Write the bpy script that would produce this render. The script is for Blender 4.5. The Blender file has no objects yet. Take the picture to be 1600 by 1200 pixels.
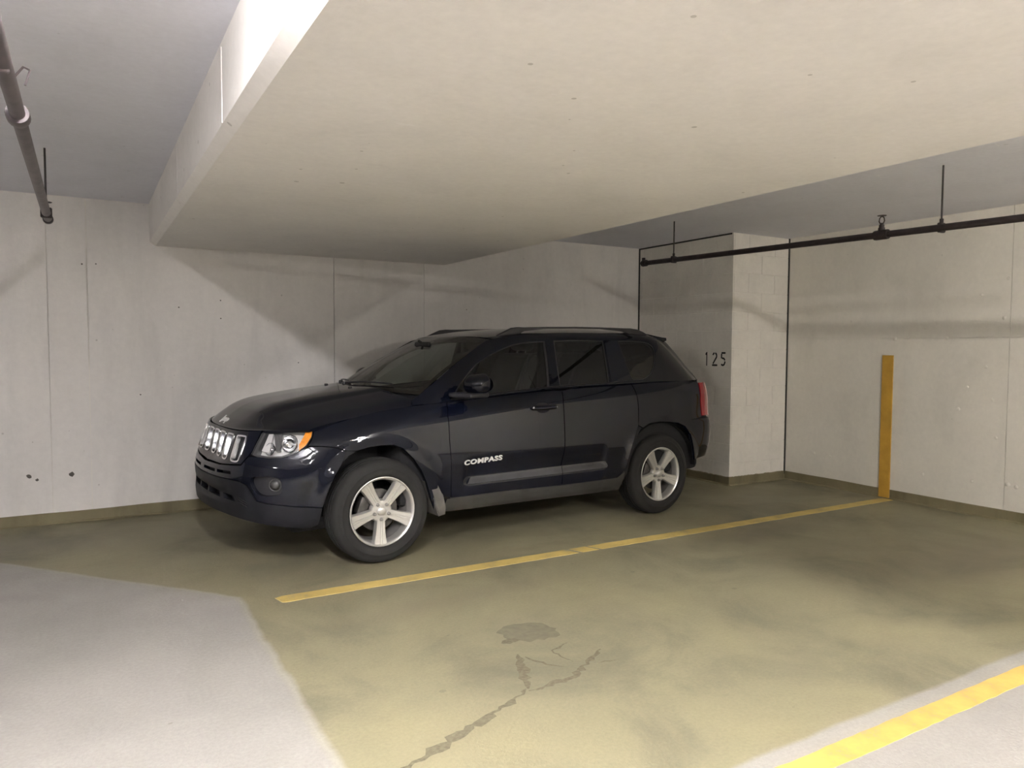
import bpy, bmesh, math, random
import numpy as np
from mathutils import Vector, Matrix
from mathutils.geometry import delaunay_2d_cdt
random.seed(7)
SC = bpy.context.scene; COL = SC.collection
# ------------------------------------------------------------------ camera
cd = bpy.data.cameras.new('camera'); cam = bpy.data.objects.new('camera', cd); COL.objects.link(cam)
cd.sensor_width = 36.0; cd.lens = 36.0*1144.2/1600; cd.clip_start = .05; cd.clip_end = 100
FW, RT, UP = (.50235,.86320,-.05025), (.86440,-.50279,.00425), (.02159,.04557,.99873)
cam.matrix_world = Matrix(((RT[0],UP[0],-FW[0],0),(RT[1],UP[1],-FW[1],0),(RT[2],UP[2],-FW[2],1.455),(0,0,0,1)))
SC.camera = cam
# ------------------------------------------------------------------ world, light levels, exposure
w = bpy.data.worlds.new('world'); SC.world = w; w.use_nodes = True
w.node_tree.nodes['Background'].inputs[0].default_value = (.5,.5,.5,1); w.node_tree.nodes['Background'].inputs[1].default_value = .02
SC.view_settings.view_transform = 'Standard'; SC.view_settings.look = 'None'; SC.view_settings.gamma = 1.0
SC.view_settings.use_curve_mapping = False; SC.view_settings.exposure = 3.0
TUBE_LEFT, TUBE_RIGHT, TUBE_FILL = ((1.0,.965,.965), 142.0), ((1.0,.945,.865), 172.0), ((1.0,.95,.93), 80.0)  # third set: unseen battens added for ambient fill and reflections
# ------------------------------------------------------------------ helpers
def link(o, parent=None):
    COL.objects.link(o)
    if parent is not None: o.parent = parent
    return o
def tag(o, label=None, cat=None, group=None, kind=None):
    if label: o['label'] = label
    if cat: o['category'] = cat
    if group: o['group'] = group
    if kind: o['kind'] = kind
    return o
def empty(name, loc=(0,0,0), rz=0, parent=None):
    o = bpy.data.objects.new(name, None); o.location = loc; o.rotation_euler = (0,0,rz); o.empty_display_size = .1
    return link(o, parent)
def mesh_obj(name, verts, faces, mat, parent=None, smooth=False, loc=None):
    me = bpy.data.meshes.new(name); me.from_pydata([tuple(map(float, v)) for v in verts], [], [tuple(f) for f in faces]); me.validate(); me.update()
    if smooth: me.shade_smooth()
    if mat: me.materials.append(mat)
    o = bpy.data.objects.new(name, me)
    if loc: o.location = loc
    return link(o, parent)
def bm_obj(name, bm, mat, parent=None, smooth=False, angle=None, loc=None):
    bmesh.ops.recalc_face_normals(bm, faces=bm.faces)
    me = bpy.data.meshes.new(name); bm.to_mesh(me); bm.free()
    if smooth:
        me.shade_smooth()
        if angle: me.set_sharp_from_angle(angle=math.radians(angle))
    if mat: me.materials.append(mat)
    o = bpy.data.objects.new(name, me)
    if loc: o.location = loc
    return link(o, parent)
def add_box(bm, a, b, bevel=0, seg=2):
    vs = [bm.verts.new((x,y,z)) for x in (a[0],b[0]) for y in (a[1],b[1]) for z in (a[2],b[2])]
    fs = [bm.faces.new([vs[i] for i in f]) for f in ((0,1,3,2),(4,6,7,5),(0,4,5,1),(2,3,7,6),(0,2,6,4),(1,5,7,3))]
    if bevel:
        es = {e for f in fs for e in f.edges}
        bmesh.ops.bevel(bm, geom=list(es), offset=bevel, segments=seg, profile=.5, affect='EDGES')
def box(name, a, b, mat, parent=None, bevel=0, seg=2):
    bm = bmesh.new(); add_box(bm, a, b, bevel, seg); return bm_obj(name, bm, mat, parent, smooth=bevel > 0, angle=40)
def tube_geo(path, r, n=12, cap=True):
    P = [Vector(q) for q in path]; R = [r]*len(P) if np.isscalar(r) else list(r); V = []; Fc = []; prev = None
    for i, q in enumerate(P):
        d = (P[min(i+1, len(P)-1)]-P[max(i-1, 0)]).normalized()
        if prev is None: u = d.orthogonal().normalized()
        else: u = (prev-d*prev.dot(d)).normalized()
        prev = u; v = d.cross(u)
        V += [q+(u*math.cos(2*math.pi*k/n)+v*math.sin(2*math.pi*k/n))*R[i] for k in range(n)]
    for i in range(len(P)-1):
        for k in range(n): Fc.append((i*n+k, i*n+(k+1)%n, (i+1)*n+(k+1)%n, (i+1)*n+k))
    if cap: Fc.append(tuple(range(n))[::-1]); Fc.append(tuple((len(P)-1)*n+k for k in range(n)))
    return V, Fc
def tube(name, path, r, mat, parent=None, n=12, cap=True):
    V, Fc = tube_geo(path, r, n, cap); o = mesh_obj(name, V, Fc, mat, parent, smooth=True)
    o.data.set_sharp_from_angle(angle=math.radians(50)); return o
def lathe(name, prof, mat, parent=None, n=48, axis='y', closed=False, loc=None, angle=35):
    V = []; Fc = []; m = len(prof)
    for k in range(n):
        c, s_ = math.cos(2*math.pi*k/n), math.sin(2*math.pi*k/n)
        for r, h in prof: V.append((r*c, h, r*s_) if axis == 'y' else (r*c, r*s_, h) if axis == 'z' else (h, r*c, r*s_))
    for k in range(n):
        k2 = (k+1) % n
        for i in range(m if closed else m-1):
            j = (i+1) % m; Fc.append((k*m+i, k*m+j, k2*m+j, k2*m+i))
    bm = bmesh.new(); bv = [bm.verts.new(v) for v in V]
    for f in Fc:
        try: bm.faces.new([bv[i] for i in f])
        except ValueError: pass
    bmesh.ops.remove_doubles(bm, verts=bm.verts, dist=1e-5)
    return bm_obj(name, bm, mat, parent, smooth=True, angle=angle, loc=loc)
# ------------------------------------------------------------------ materials
MAT = {}
def nodes_mat(name):
    m = bpy.data.materials.new(name); m.use_nodes = True; nt = m.node_tree
    return m, nt, nt.nodes['Principled BSDF']
def N(nt, t, **kw):
    n = nt.nodes.new(t)
    for k, v in kw.items():
        if k.startswith('_'): n.inputs[k[1:].replace('_', ' ')].default_value = v
        else: setattr(n, k, v)
    return n
def simple(name, col, rough=.5, metal=0, coat=0, noise=0, nscale=20, spec=None, **kw):
    m, nt, b = nodes_mat(name)
    b.inputs['Base Color'].default_value = (*col, 1); b.inputs['Roughness'].default_value = rough; b.inputs['Metallic'].default_value = metal
    if coat: b.inputs['Coat Weight'].default_value = coat; b.inputs['Coat Roughness'].default_value = .03
    if spec is not None: b.inputs['Specular IOR Level'].default_value = spec
    for k, v in kw.items(): b.inputs[k.replace('_', ' ')].default_value = v
    if noise:
        g = N(nt, 'ShaderNodeTexCoord'); t = N(nt, 'ShaderNodeTexNoise', _Scale=nscale, _Detail=5.0)
        mx = N(nt, 'ShaderNodeMix', data_type='RGBA', blend_type='MULTIPLY'); mx.inputs[0].default_value = noise
        r = N(nt, 'ShaderNodeValToRGB'); r.color_ramp.elements[0].position = .3; r.color_ramp.elements[1].position = .7
        r.color_ramp.elements[0].color = (.35,.35,.35,1); r.color_ramp.elements[1].color = (1.15,1.15,1.15,1)
        nt.links.new(g.outputs['Object'], t.inputs['Vector']); nt.links.new(t.outputs['Fac'], r.inputs[0])
        mx.inputs[6].default_value = (*col, 1); nt.links.new(r.outputs[0], mx.inputs[7]); nt.links.new(mx.outputs[2], b.inputs['Base Color'])
    MAT[name] = m; return m
def ramp(nt, src, stops):
    r = N(nt, 'ShaderNodeValToRGB'); e = r.color_ramp.elements
    while len(e) < len(stops): e.new(.5)
    for el, (p, c) in zip(e, stops): el.position = p; el.color = (*c, 1) if len(c) == 3 else c
    nt.links.new(src, r.inputs[0]); return r.outputs[0]
def mixc(nt, fac, a, b, mode='MIX'):
    m = N(nt, 'ShaderNodeMix', data_type='RGBA', blend_type=mode)
    if isinstance(fac, (int, float)): m.inputs[0].default_value = fac
    else: nt.links.new(fac, m.inputs[0])
    for i, v in ((6, a), (7, b)):
        if isinstance(v, tuple): m.inputs[i].default_value = (*v, 1)
        else: nt.links.new(v, m.inputs[i])
    return m.outputs[2]
def math_(nt, op, a, b=None, c=None, clamp=False):
    m = N(nt, 'ShaderNodeMath', operation=op, use_clamp=clamp)
    for i, v in enumerate((a, b, c)):
        if v is None: continue
        if isinstance(v, (int, float)): m.inputs[i].default_value = v
        else: nt.links.new(v, m.inputs[i])
    return m.outputs[0]
def noise(nt, vec, scale, detail=4, rough=.55, dist=0):
    t = N(nt, 'ShaderNodeTexNoise', _Scale=float(scale), _Detail=float(detail), _Roughness=rough, _Distortion=float(dist))
    nt.links.new(vec, t.inputs['Vector']); return t.outputs['Fac']
def stretched(nt, vec, sc, loc=(0,0,0)):
    m = N(nt, 'ShaderNodeMapping'); m.inputs['Scale'].default_value = sc; m.inputs['Location'].default_value = loc
    nt.links.new(vec, m.inputs['Vector']); return m.outputs['Vector']
def concrete(name, col, dark=.82, light=1.08, pits=.5, pit_scale=9, rough=.85, bump=.25, streak=(3,3,.6), fleck=0, mott=.3):
    m, nt, b = nodes_mat(name); pos = N(nt, 'ShaderNodeNewGeometry').outputs['Position']
    a = noise(nt, stretched(nt, pos, streak), 1.1, 6, .6, .4); f = noise(nt, pos, 26, 6, .65)
    c = mixc(nt, 1.0, col, ramp(nt, a, [(.3, (dark,)*3), (.5, (1,1,1)), (.72, (light,)*3)]), 'MULTIPLY')
    c = mixc(nt, mott, c, ramp(nt, f, [(.3, (.86,)*3), (.7, (1.08,)*3)]), 'MULTIPLY')
    v = N(nt, 'ShaderNodeTexVoronoi', _Scale=float(pit_scale)); nt.links.new(pos, v.inputs['Vector'])
    gate = noise(nt, pos, 2.3, 3); psz = math_(nt, 'MULTIPLY_ADD', gate, .28, -.105)
    pm = math_(nt, 'LESS_THAN', v.outputs['Distance'], psz)
    c = mixc(nt, math_(nt, 'MULTIPLY', pm, pits), c, (col[0]*.35, col[1]*.33, col[2]*.3))
    if fleck:
        fn = noise(nt, stretched(nt, pos, (2.4,5,5)), 3.1, 3, .5, .6); fm = math_(nt, 'GREATER_THAN', fn, .735)
        c = mixc(nt, math_(nt, 'MULTIPLY', fm, fleck), c, (min(col[0]*1.5,.9), min(col[1]*1.5,.9), min(col[2]*1.45,.88)))
    nt.links.new(c, b.inputs['Base Color']); b.inputs['Roughness'].default_value = rough; b.inputs['Specular IOR Level'].default_value = .3
    h = math_(nt, 'SUBTRACT', math_(nt, 'MULTIPLY_ADD', f, .5, a), math_(nt, 'MULTIPLY', pm, .8))
    bp = N(nt, 'ShaderNodeBump', _Strength=bump, _Distance=.01); nt.links.new(h, bp.inputs['Height']); nt.links.new(bp.outputs[0], b.inputs['Normal'])
    MAT[name] = m; return m
concrete('wall_concrete', (.735,.71,.68), dark=.90, light=1.04, pits=.4)
concrete('wall_concrete_right', (.71,.68,.61), dark=.91, light=1.04, pits=.2, pit_scale=7, bump=.35, streak=(2,2,1.2))
concrete('ceiling_paint', (.71,.715,.77), dark=.95, light=1.03, pits=.25, pit_scale=5, streak=(2,2,2), bump=.15, fleck=.5)
concrete('beam_concrete', (.78,.755,.72), dark=.95, light=1.03, pits=.5, pit_scale=5.5, streak=(2,2,2), bump=.2, fleck=.25)
concrete('block_paint', (.72,.69,.63), dark=.92, light=1.05, pits=.15, streak=(3,3,3), bump=.5)
concrete('mortar', (.76,.73,.67), pits=0, bump=.2)
concrete('kerb_coating', (.19,.165,.095), dark=.7, pits=.4, bump=.3, rough=.7)
concrete('bay_concrete', (.40,.38,.36), pits=.2)
def floor_mat():
    m, nt, b = nodes_mat('floor_coating'); pos = N(nt, 'ShaderNodeNewGeometry').outputs['Position']
    sp = N(nt, 'ShaderNodeSeparateXYZ'); nt.links.new(pos, sp.inputs[0]); X, Y = sp.outputs[0], sp.outputs[1]
    wob = math_(nt, 'MULTIPLY_ADD', noise(nt, pos, 3.0, 5, .6), .10, -.05); fine = noise(nt, pos, 60, 4, .7); mid = noise(nt, pos, 1.3, 6, .6, .5)
    # the olive coating starts at x=.73, its end runs off slantwise towards the back wall; stops at y=1.75
    off = math_(nt, 'MULTIPLY', math_(nt, 'MAXIMUM', math_(nt, 'SUBTRACT', Y, 4.40), 0), .85)
    ex = math_(nt, 'ADD', math_(nt, 'ADD', math_(nt, 'SUBTRACT', X, .73), off), math_(nt, 'MULTIPLY', wob, .8))
    mx = math_(nt, 'MULTIPLY_ADD', ex, 16.0, .5, clamp=True)
    ey = math_(nt, 'ADD', math_(nt, 'SUBTRACT', Y, 1.752), math_(nt, 'MULTIPLY', wob, .45)); my = math_(nt, 'MULTIPLY_ADD', ey, 40.0, .5, clamp=True)
    mask = math_(nt, 'MULTIPLY', mx, my)
    olive = mixc(nt, 1.0, (.232,.211,.133), ramp(nt, mid, [(.28, (.64,.65,.68)), (.5, (.97,.97,.97)), (.7, (1.12,1.11,1.06))]), 'MULTIPLY')
    grey = mixc(nt, 1.0, (.305,.29,.265), ramp(nt, mid, [(.3, (.88,)*3), (.7, (1.07,)*3)]), 'MULTIPLY')
    c = mixc(nt, mask, grey, olive)
    edge = math_(nt, 'MULTIPLY', math_(nt, 'SUBTRACT', 1.0, math_(nt, 'ABSOLUTE', math_(nt, 'MULTIPLY_ADD', mx, 2.0, -1.0))), .25)
    c = mixc(nt, edge, c, (.52,.49,.45))
    c = mixc(nt, .55, c, ramp(nt, fine, [(.3, (.78,)*3), (.7, (1.12,)*3)]), 'MULTIPLY')
    # drip spots, tyre smears and a broad dark oval under the car
    v = N(nt, 'ShaderNodeTexVoronoi', _Scale=3.4); nt.links.new(stretched(nt, pos, (1.0,1.5,1)), v.inputs['Vector'])
    gt = noise(nt, pos, 1.1, 2); dm = math_(nt, 'LESS_THAN', math_(nt, 'ADD', v.outputs['Distance'], math_(nt, 'MULTIPLY', fine, .05)), math_(nt, 'MULTIPLY_ADD', gt, .24, -.06))
    c = mixc(nt, math_(nt, 'MULTIPLY', dm, .35), c, (.10,.088,.06))
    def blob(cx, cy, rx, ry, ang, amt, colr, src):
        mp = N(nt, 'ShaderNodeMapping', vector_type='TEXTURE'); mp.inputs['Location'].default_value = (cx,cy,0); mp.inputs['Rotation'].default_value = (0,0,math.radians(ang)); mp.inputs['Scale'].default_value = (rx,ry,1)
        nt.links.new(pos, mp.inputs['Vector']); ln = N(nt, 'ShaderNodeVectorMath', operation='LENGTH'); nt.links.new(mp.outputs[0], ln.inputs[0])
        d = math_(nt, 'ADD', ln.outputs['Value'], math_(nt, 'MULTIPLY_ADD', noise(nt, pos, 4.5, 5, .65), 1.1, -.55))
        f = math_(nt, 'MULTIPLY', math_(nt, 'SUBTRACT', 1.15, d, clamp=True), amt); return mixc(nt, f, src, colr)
    for a in ((4.6,3.95,1.1,.25,0,.85,(.15,.13,.085)),(4.9,3.4,1.3,.35,5,.55,(.17,.15,.10)),(5.3,2.75,1.3,.5,0,.75,(.17,.145,.10)),(1.7,3.75,1.0,.14,5,.5,(.19,.165,.11)),  # right-hand blobs deepened to paint in the light falling off there
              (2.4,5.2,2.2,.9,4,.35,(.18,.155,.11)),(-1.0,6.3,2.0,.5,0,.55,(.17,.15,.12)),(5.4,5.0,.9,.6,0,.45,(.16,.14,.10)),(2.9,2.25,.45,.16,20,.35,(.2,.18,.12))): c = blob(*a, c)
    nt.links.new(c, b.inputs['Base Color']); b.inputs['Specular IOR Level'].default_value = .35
    nt.links.new(ramp(nt, mid, [(.3, (.62,)*3), (.7, (.5,)*3)]), b.inputs['Roughness'])
    bp = N(nt, 'ShaderNodeBump', _Strength=.35, _Distance=.006); nt.links.new(math_(nt, 'MULTIPLY_ADD', mid, .6, fine), bp.inputs['Height']); nt.links.new(bp.outputs[0], b.inputs['Normal'])
    MAT['floor'] = m
floor_mat()
def yellow_mat(name, col, wear):
    m, nt, b = nodes_mat(name); pos = N(nt, 'ShaderNodeNewGeometry').outputs['Position']
    f = noise(nt, pos, 55, 6, .75); g = noise(nt, pos, 5, 4, .6)
    k = math_(nt, 'MULTIPLY_ADD', math_(nt, 'MULTIPLY', f, g), -9.0, 2.25*wear, clamp=True)
    c = mixc(nt, 1.0, col, ramp(nt, g, [(.3, (.8,)*3), (.65, (1.1,)*3)]), 'MULTIPLY'); c = mixc(nt, k, c, (.33,.28,.17))
    nt.links.new(c, b.inputs['Base Color']); b.inputs['Roughness'].default_value = .7; MAT[name] = m
yellow_mat('line_paint', (.52,.385,.12), .84); yellow_mat('line_paint_bright', (.53,.365,.095), .85); yellow_mat('stripe_paint', (.52,.30,.04), .5)
simple('pipe_iron', (.035,.027,.028), .55, .2, noise=.6, nscale=14); simple('pipe_steel', (.12,.10,.105), .45, .35, noise=.5, nscale=12)
simple('rod_steel', (.05,.045,.045), .5, .5); simple('sealant', (.03,.03,.025), .8); simple('stencil_paint', (.018,.018,.018), .75, noise=.4, nscale=40)
simple('crack_dirt', (.150,.132,.080), .9, noise=.7, nscale=60); simple('tie_hole_dark', (.12,.11,.095), .9, noise=.5); simple('seam_white', (.72,.69,.66), .8)
simple('fixture_white', (.75,.75,.72), .5)
def emis(name, spec):
    m, nt, b = nodes_mat(name); b.inputs['Emission Color'].default_value = (*spec[0], 1); b.inputs['Emission Strength'].default_value = spec[1]
    b.inputs['Base Color'].default_value = (.8,.8,.8,1); MAT[name] = m
emis('tube_left', TUBE_LEFT); emis('tube_right', TUBE_RIGHT); emis('tube_fill', TUBE_FILL)
# car
simple('car_paint', (.0018,.0028,.0075), .4, 0, .9, spec=.05, Coat_IOR=1.42); MAT['car_paint'].node_tree.nodes['Principled BSDF'].inputs['Coat Roughness'].default_value = .035
simple('black_plastic', (.014,.014,.017), .42, noise=.3, nscale=30); simple('trim_grey', (.009,.0095,.0125), .5, spec=.22, noise=.25, nscale=18); simple('dusty_plastic', (.085,.078,.070), .7, noise=.6, nscale=16)
simple('rubber', (.011,.0105,.0098), .85, noise=.35, nscale=14); simple('shell_black', (.006,.006,.007), .9); simple('chrome', (.82,.83,.85), .12, 1.0); simple('alloy', (.62,.61,.59), .32, .72)
simple('alloy_inner', (.30,.29,.275), .5, .5); simple('disc_steel', (.10,.095,.09), .45, .8, noise=.4, nscale=25); simple('reflector', (.86,.86,.84), .25, .35); simple('lamp_dark', (.09,.09,.09), .35, .3)
simple('amber', (.85,.33,.03), .2, 0, 1.0, noise=.3, nscale=90); simple('tail_red', (.24,.004,.010), .15, 0, .6); simple('seat_cloth', (.028,.027,.026), .85, noise=.3, nscale=50); simple('dash_plastic', (.02,.021,.022), .6)
simple('sill_dust', (.034,.033,.030), .6, noise=.45, nscale=9); simple('letter_silver', (.85,.85,.84), .35, .5); simple('sheen_grey', (.045,.045,.047), .42, noise=.3, nscale=12); simple('silver_post', (.7,.7,.7), .25, 1.0)
def glass(name, tint, gl=.0, rough=.01, ior=1.5):
    m = bpy.data.materials.new(name); m.use_nodes = True; nt = m.node_tree; nt.nodes.remove(nt.nodes['Principled BSDF']); out = nt.nodes['Material Output']
    t = N(nt, 'ShaderNodeBsdfTransparent'); t.inputs[0].default_value = (*tint, 1); g = N(nt, 'ShaderNodeBsdfGlossy'); g.inputs['Roughness'].default_value = rough
    fr = N(nt, 'ShaderNodeFresnel', _IOR=ior); mx = N(nt, 'ShaderNodeMixShader'); nt.links.new(fr.outputs[0], mx.inputs[0]); nt.links.new(t.outputs[0], mx.inputs[1]); nt.links.new(g.outputs[0], mx.inputs[2])
    nt.links.new(mx.outputs[0], out.inputs[0]); MAT[name] = m
glass('window_clear', (.80,.84,.82), ior=1.6); glass('window_tint', (.10,.115,.13), ior=1.65); glass('screen_glass', (.60,.66,.62), ior=2.0); glass('lamp_lens', (.95,.95,.95))
# ================================================================== the garage
YA, XC, ZC, ZS, XL, XR, XK, YK, HK = 6.978, 6.706, 2.655, 2.304, .535, 3.245, 5.847, 5.478, .094
XW, YF = -9.0, -14.0
def struct(o): return tag(o, kind='structure')
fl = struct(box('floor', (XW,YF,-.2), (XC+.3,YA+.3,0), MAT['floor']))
ce = struct(box('ceiling', (XW,YF,ZC), (XC+.3,YA+.3,ZC+.25), MAT['ceiling_paint']))
bm = bmesh.new()                                                    # the deep beam, chamfered on its left edge
prof = [(XL-.045,ZC),(XL-.045,ZS+.034),(XL,ZS),(XR,ZS),(XR,ZC)]
r0 = [bm.verts.new((x,YF,z)) for x, z in prof]; r1 = [bm.verts.new((x,YA,z)) for x, z in prof]
for i in range(5): j = (i+1) % 5; bm.faces.new((r0[i],r0[j],r1[j],r1[i]))
bm.faces.new(r0); bm.faces.new(r1[::-1]); beam = struct(bm_obj('ceiling_beam', bm, MAT['beam_concrete']))
for y, dz in ((3.14,.0),(4.77,.0)): box('plaster_seam', (XL-.0485,y-.006,ZS+.035), (XL-.044,y+.006,ZC-.02), MAT['seam_white'], beam)
wb = struct(box('wall_back', (XW,YA+.02,0), (XC+.3,YA+.3,ZC), MAT['mortar']))
xs = [XW,-.255,.023,2.076,3.014,XK]; gaps = [0,.003,.005,.005,.003,0]
for i in range(5): box('concrete_panel', (xs[i]+gaps[i]/2,YA,0), (xs[i+1]-gaps[i+1]/2,YA+.03,ZC), MAT['wall_concrete'], wb)
wr = struct(box('wall_right', (XC+.02,YF,0), (XC+.3,YA+.02,ZC), MAT['mortar']))
ys = [YF,-2.2,.5,3.222,YA]
for i in range(4):
    for z0, z1 in ((0,1.553),(1.557,ZC)): box('concrete_panel', (XC,ys[i]+.002,z0), (XC+.03,ys[i+1]-.002,z1), MAT['wall_concrete_right'], wr)
struct(box('wall_left', (XW-.25,YF-.2,0), (XW,YA+.3,ZC), MAT['bay_concrete'])); struct(box('wall_front', (XW,YF-.25,0), (XC+.3,YF,ZC), MAT['bay_concrete']))
for i, (x, z, r) in enumerate([(-.12,.396,.022),(-.414,.405,.018),(-.36,.37,.012),(.089,2.125,.006),(-.011,2.119,.007),(.708,1.788,.006),(1.05,1.86,.006),(.397,1.037,.006),(1.73,1.30,.006),(3.5,1.85,.006),(3.95,1.62,.007),(1.05,1.70,.007)]):
    n = 9; a = [r*random.uniform(.75,1.25) for _ in range(n)]
    V = [(x+a[k]*math.cos(6.2832*k/n), YA-.0012, z+a[k]*math.sin(6.2832*k/n)) for k in range(n)]+[(x+.6*a[k]*math.cos(6.2832*k/n), YA-.0004, z+.6*a[k]*math.sin(6.2832*k/n)) for k in range(n)]
    mesh_obj('tie_hole', V, [(k,(k+1)%n,n+(k+1)%n,n+k) for k in range(n)]+[tuple(range(n,2*n))], MAT['tie_hole_dark'], wb)
bump_me = None
for y, z, r in [(3.483,.297,.016),(3.13,.305,.017),(3.922,.292,.015),(3.194,.316,.02),(4.441,1.56,.013),(4.23,1.55,.02),(4.10,1.56,.014),(3.741,1.552,.015),(3.454,1.927,.014),(4.848,2.121,.010),(5.1,.34,.018),(4.9,.33,.012),(3.4,1.30,.014),(3.34,1.02,.013),(3.62,.92,.016),(3.55,1.12,.012),(3.3,.70,.014),(4.0,1.02,.01),(3.25,2.05,.013),(3.27,1.72,.016)]:
    if bump_me is None:
        bm = bmesh.new(); bmesh.ops.create_icosphere(bm, subdivisions=2, radius=1); bumpo = bm_obj('plaster_lump', bm, MAT['wall_concrete_right'], wr, smooth=True); bump_me = bumpo.data
    else: bumpo = link(bpy.data.objects.new('plaster_lump', bump_me), wr)
    bumpo.location = (XC,y,z); bumpo.scale = (r*.45,r,r*1.1)
# block pier in the corner: every block its own piece
pier = struct(box('wall_pier', (XK+.004,YK+.004,0), (XC+.01,YA+.01,ZC), MAT['mortar']))
blocks = {}
def block(face, a0, a1, z0, z1):
    key = (face, round(a1-a0, 3), round(z1-z0, 3))
    if key not in blocks:
        dx = (.02, a1-a0) if face == 'x' else (a1-a0, .02)
        bm = bmesh.new(); add_box(bm, (0,0,0), (dx[0],dx[1],z1-z0), .0025, 1); o = bm_obj('block', bm, MAT['block_paint'], pier, smooth=True, angle=30); blocks[key] = o.data
    else: o = link(bpy.data.objects.new('block', blocks[key]), pier)
    o.location = (XK,a0,z0) if face == 'x' else (a0,YK,z0)
g = .0035; zz = [0]+[.04+.2*k for k in range(1, 14)]+[ZC]; zz = [z for z in zz if z <= ZC]
if zz[-2] > ZC-.03: zz.pop(-2)
for i in range(len(zz)-1):
    z0, z1 = zz[i]+g/2, zz[i+1]-g/2; A = round((zz[i]-.04)/.2) % 2 == 0
    jy = [YK]+([5.71,6.11,6.51,6.91] if A else [5.91,6.31,6.71])+[YA]
    jx = [XK+.0205]+([6.08,6.48] if A else [6.28])+[XC]
    for k in range(len(jy)-1): block('x', jy[k]+(g/2 if k else 0), jy[k+1]-g/2, z0, z1)
    for k in range(len(jx)-1): block('y', jx[k]+(g/2 if k else 0), jx[k+1]-g/2, z0, z1)
for a, b in (((XK-.012,YA-.016,.06),(XK+.01,YA+.002,ZC)), ((XC-.014,YK-.012,.06),(XC+.002,YK+.01,ZC)), ((XK-.006,YK+.02,ZC-.016),(XK+.01,YA,ZC))): box('sealant_joint', a, b, MAT['sealant'], pier, .004)
# stencilled bay number
def stroke(path, wd, closed=False):
    P = [Vector(q) for q in path]; V = []; 
    for i, q in enumerate(P):
        d = (P[min(i+1, len(P)-1)]-P[max(i-1, 0)]).normalized(); n_ = Vector((-d.y, d.x)); V += [q+n_*wd/2, q-n_*wd/2]
    return V, [(2*i,2*i+1,2*i+3,2*i+2) for i in range(len(P)-1)]
arc = lambda cx, cy, rx, ry, a0, a1, n=10: [(cx+rx*math.cos(math.radians(a0+(a1-a0)*k/n)), cy+ry*math.sin(math.radians(a0+(a1-a0)*k/n))) for k in range(n+1)]
DIG = {'1': [[(.27,0),(.27,1)],[(.12,.80),(.25,.93)]],
       '2': [arc(.27,.72,.19,.21,165,100), arc(.27,.72,.19,.21,78,-28)+[(.09,.16)], [(.0,.06),(.54,.06)]],
       '5': [[(.10,.94),(.50,.94)], [(.115,.88),(.10,.56)], arc(.24,.33,.21,.24,118,20)[::-1][::-1], arc(.24,.33,.21,.26,5,-135)]}
for ch, y0 in (('1',5.862),('2',5.752),('5',5.632)):
    V = []; Fc = []
    for path in DIG[ch]:
        v, f = stroke(path, .125); k = len(V); V += v; Fc += [tuple(i+k for i in q) for q in f]
    H = .150; VV = [(XK-.0010, y0-q.x*H*.95*(1 if ch != '1' else .8), 1.262+q.y*H) for q in V]
    mesh_obj('stencil_digit', VV, Fc, MAT['stencil_paint'], pier)
# upturned coating along the foot of the walls
def kerb(name, pts, nrm):
    bm = bmesh.new(); n = 60; rows = []
    for k in range(n+1):
        t = k/n; x = pts[0][0]*(1-t)+pts[1][0]*t; y = pts[0][1]*(1-t)+pts[1][1]*t; h = HK+random.uniform(-.003,.004); d = .008; f = .020+random.uniform(-.006,.012)
        rows.append([bm.verts.new(q) for q in ((x,y,h),(x+nrm[0]*d*.5,y+nrm[1]*d*.5,h),(x+nrm[0]*d,y+nrm[1]*d,h-.006),(x+nrm[0]*d,y+nrm[1]*d,.014),(x+nrm[0]*f,y+nrm[1]*f,.0008),(x,y,.0008))])
    for a, b in zip(rows, rows[1:]):
        for i in range(6): bm.faces.new((a[i],a[(i+1)%6],b[(i+1)%6],b[i]))
    bm.faces.new(rows[0]); bm.faces.new(rows[-1][::-1]); return struct(bm_obj(name, bm, MAT['kerb_coating']))
kerb('baseboard_back', ((XW,YA),(XK,YA)), (0,-1)); kerb('baseboard_right', ((XC,YK-.008),(XC,YF)), (-1,0)); kerb('baseboard_pier_side', ((XK,YA-.008),(XK,YK-.004)), (-1,0)); kerb('baseboard_pier_front', ((XK-.006,YK),(XC-.008,YK)), (0,-1))
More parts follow.
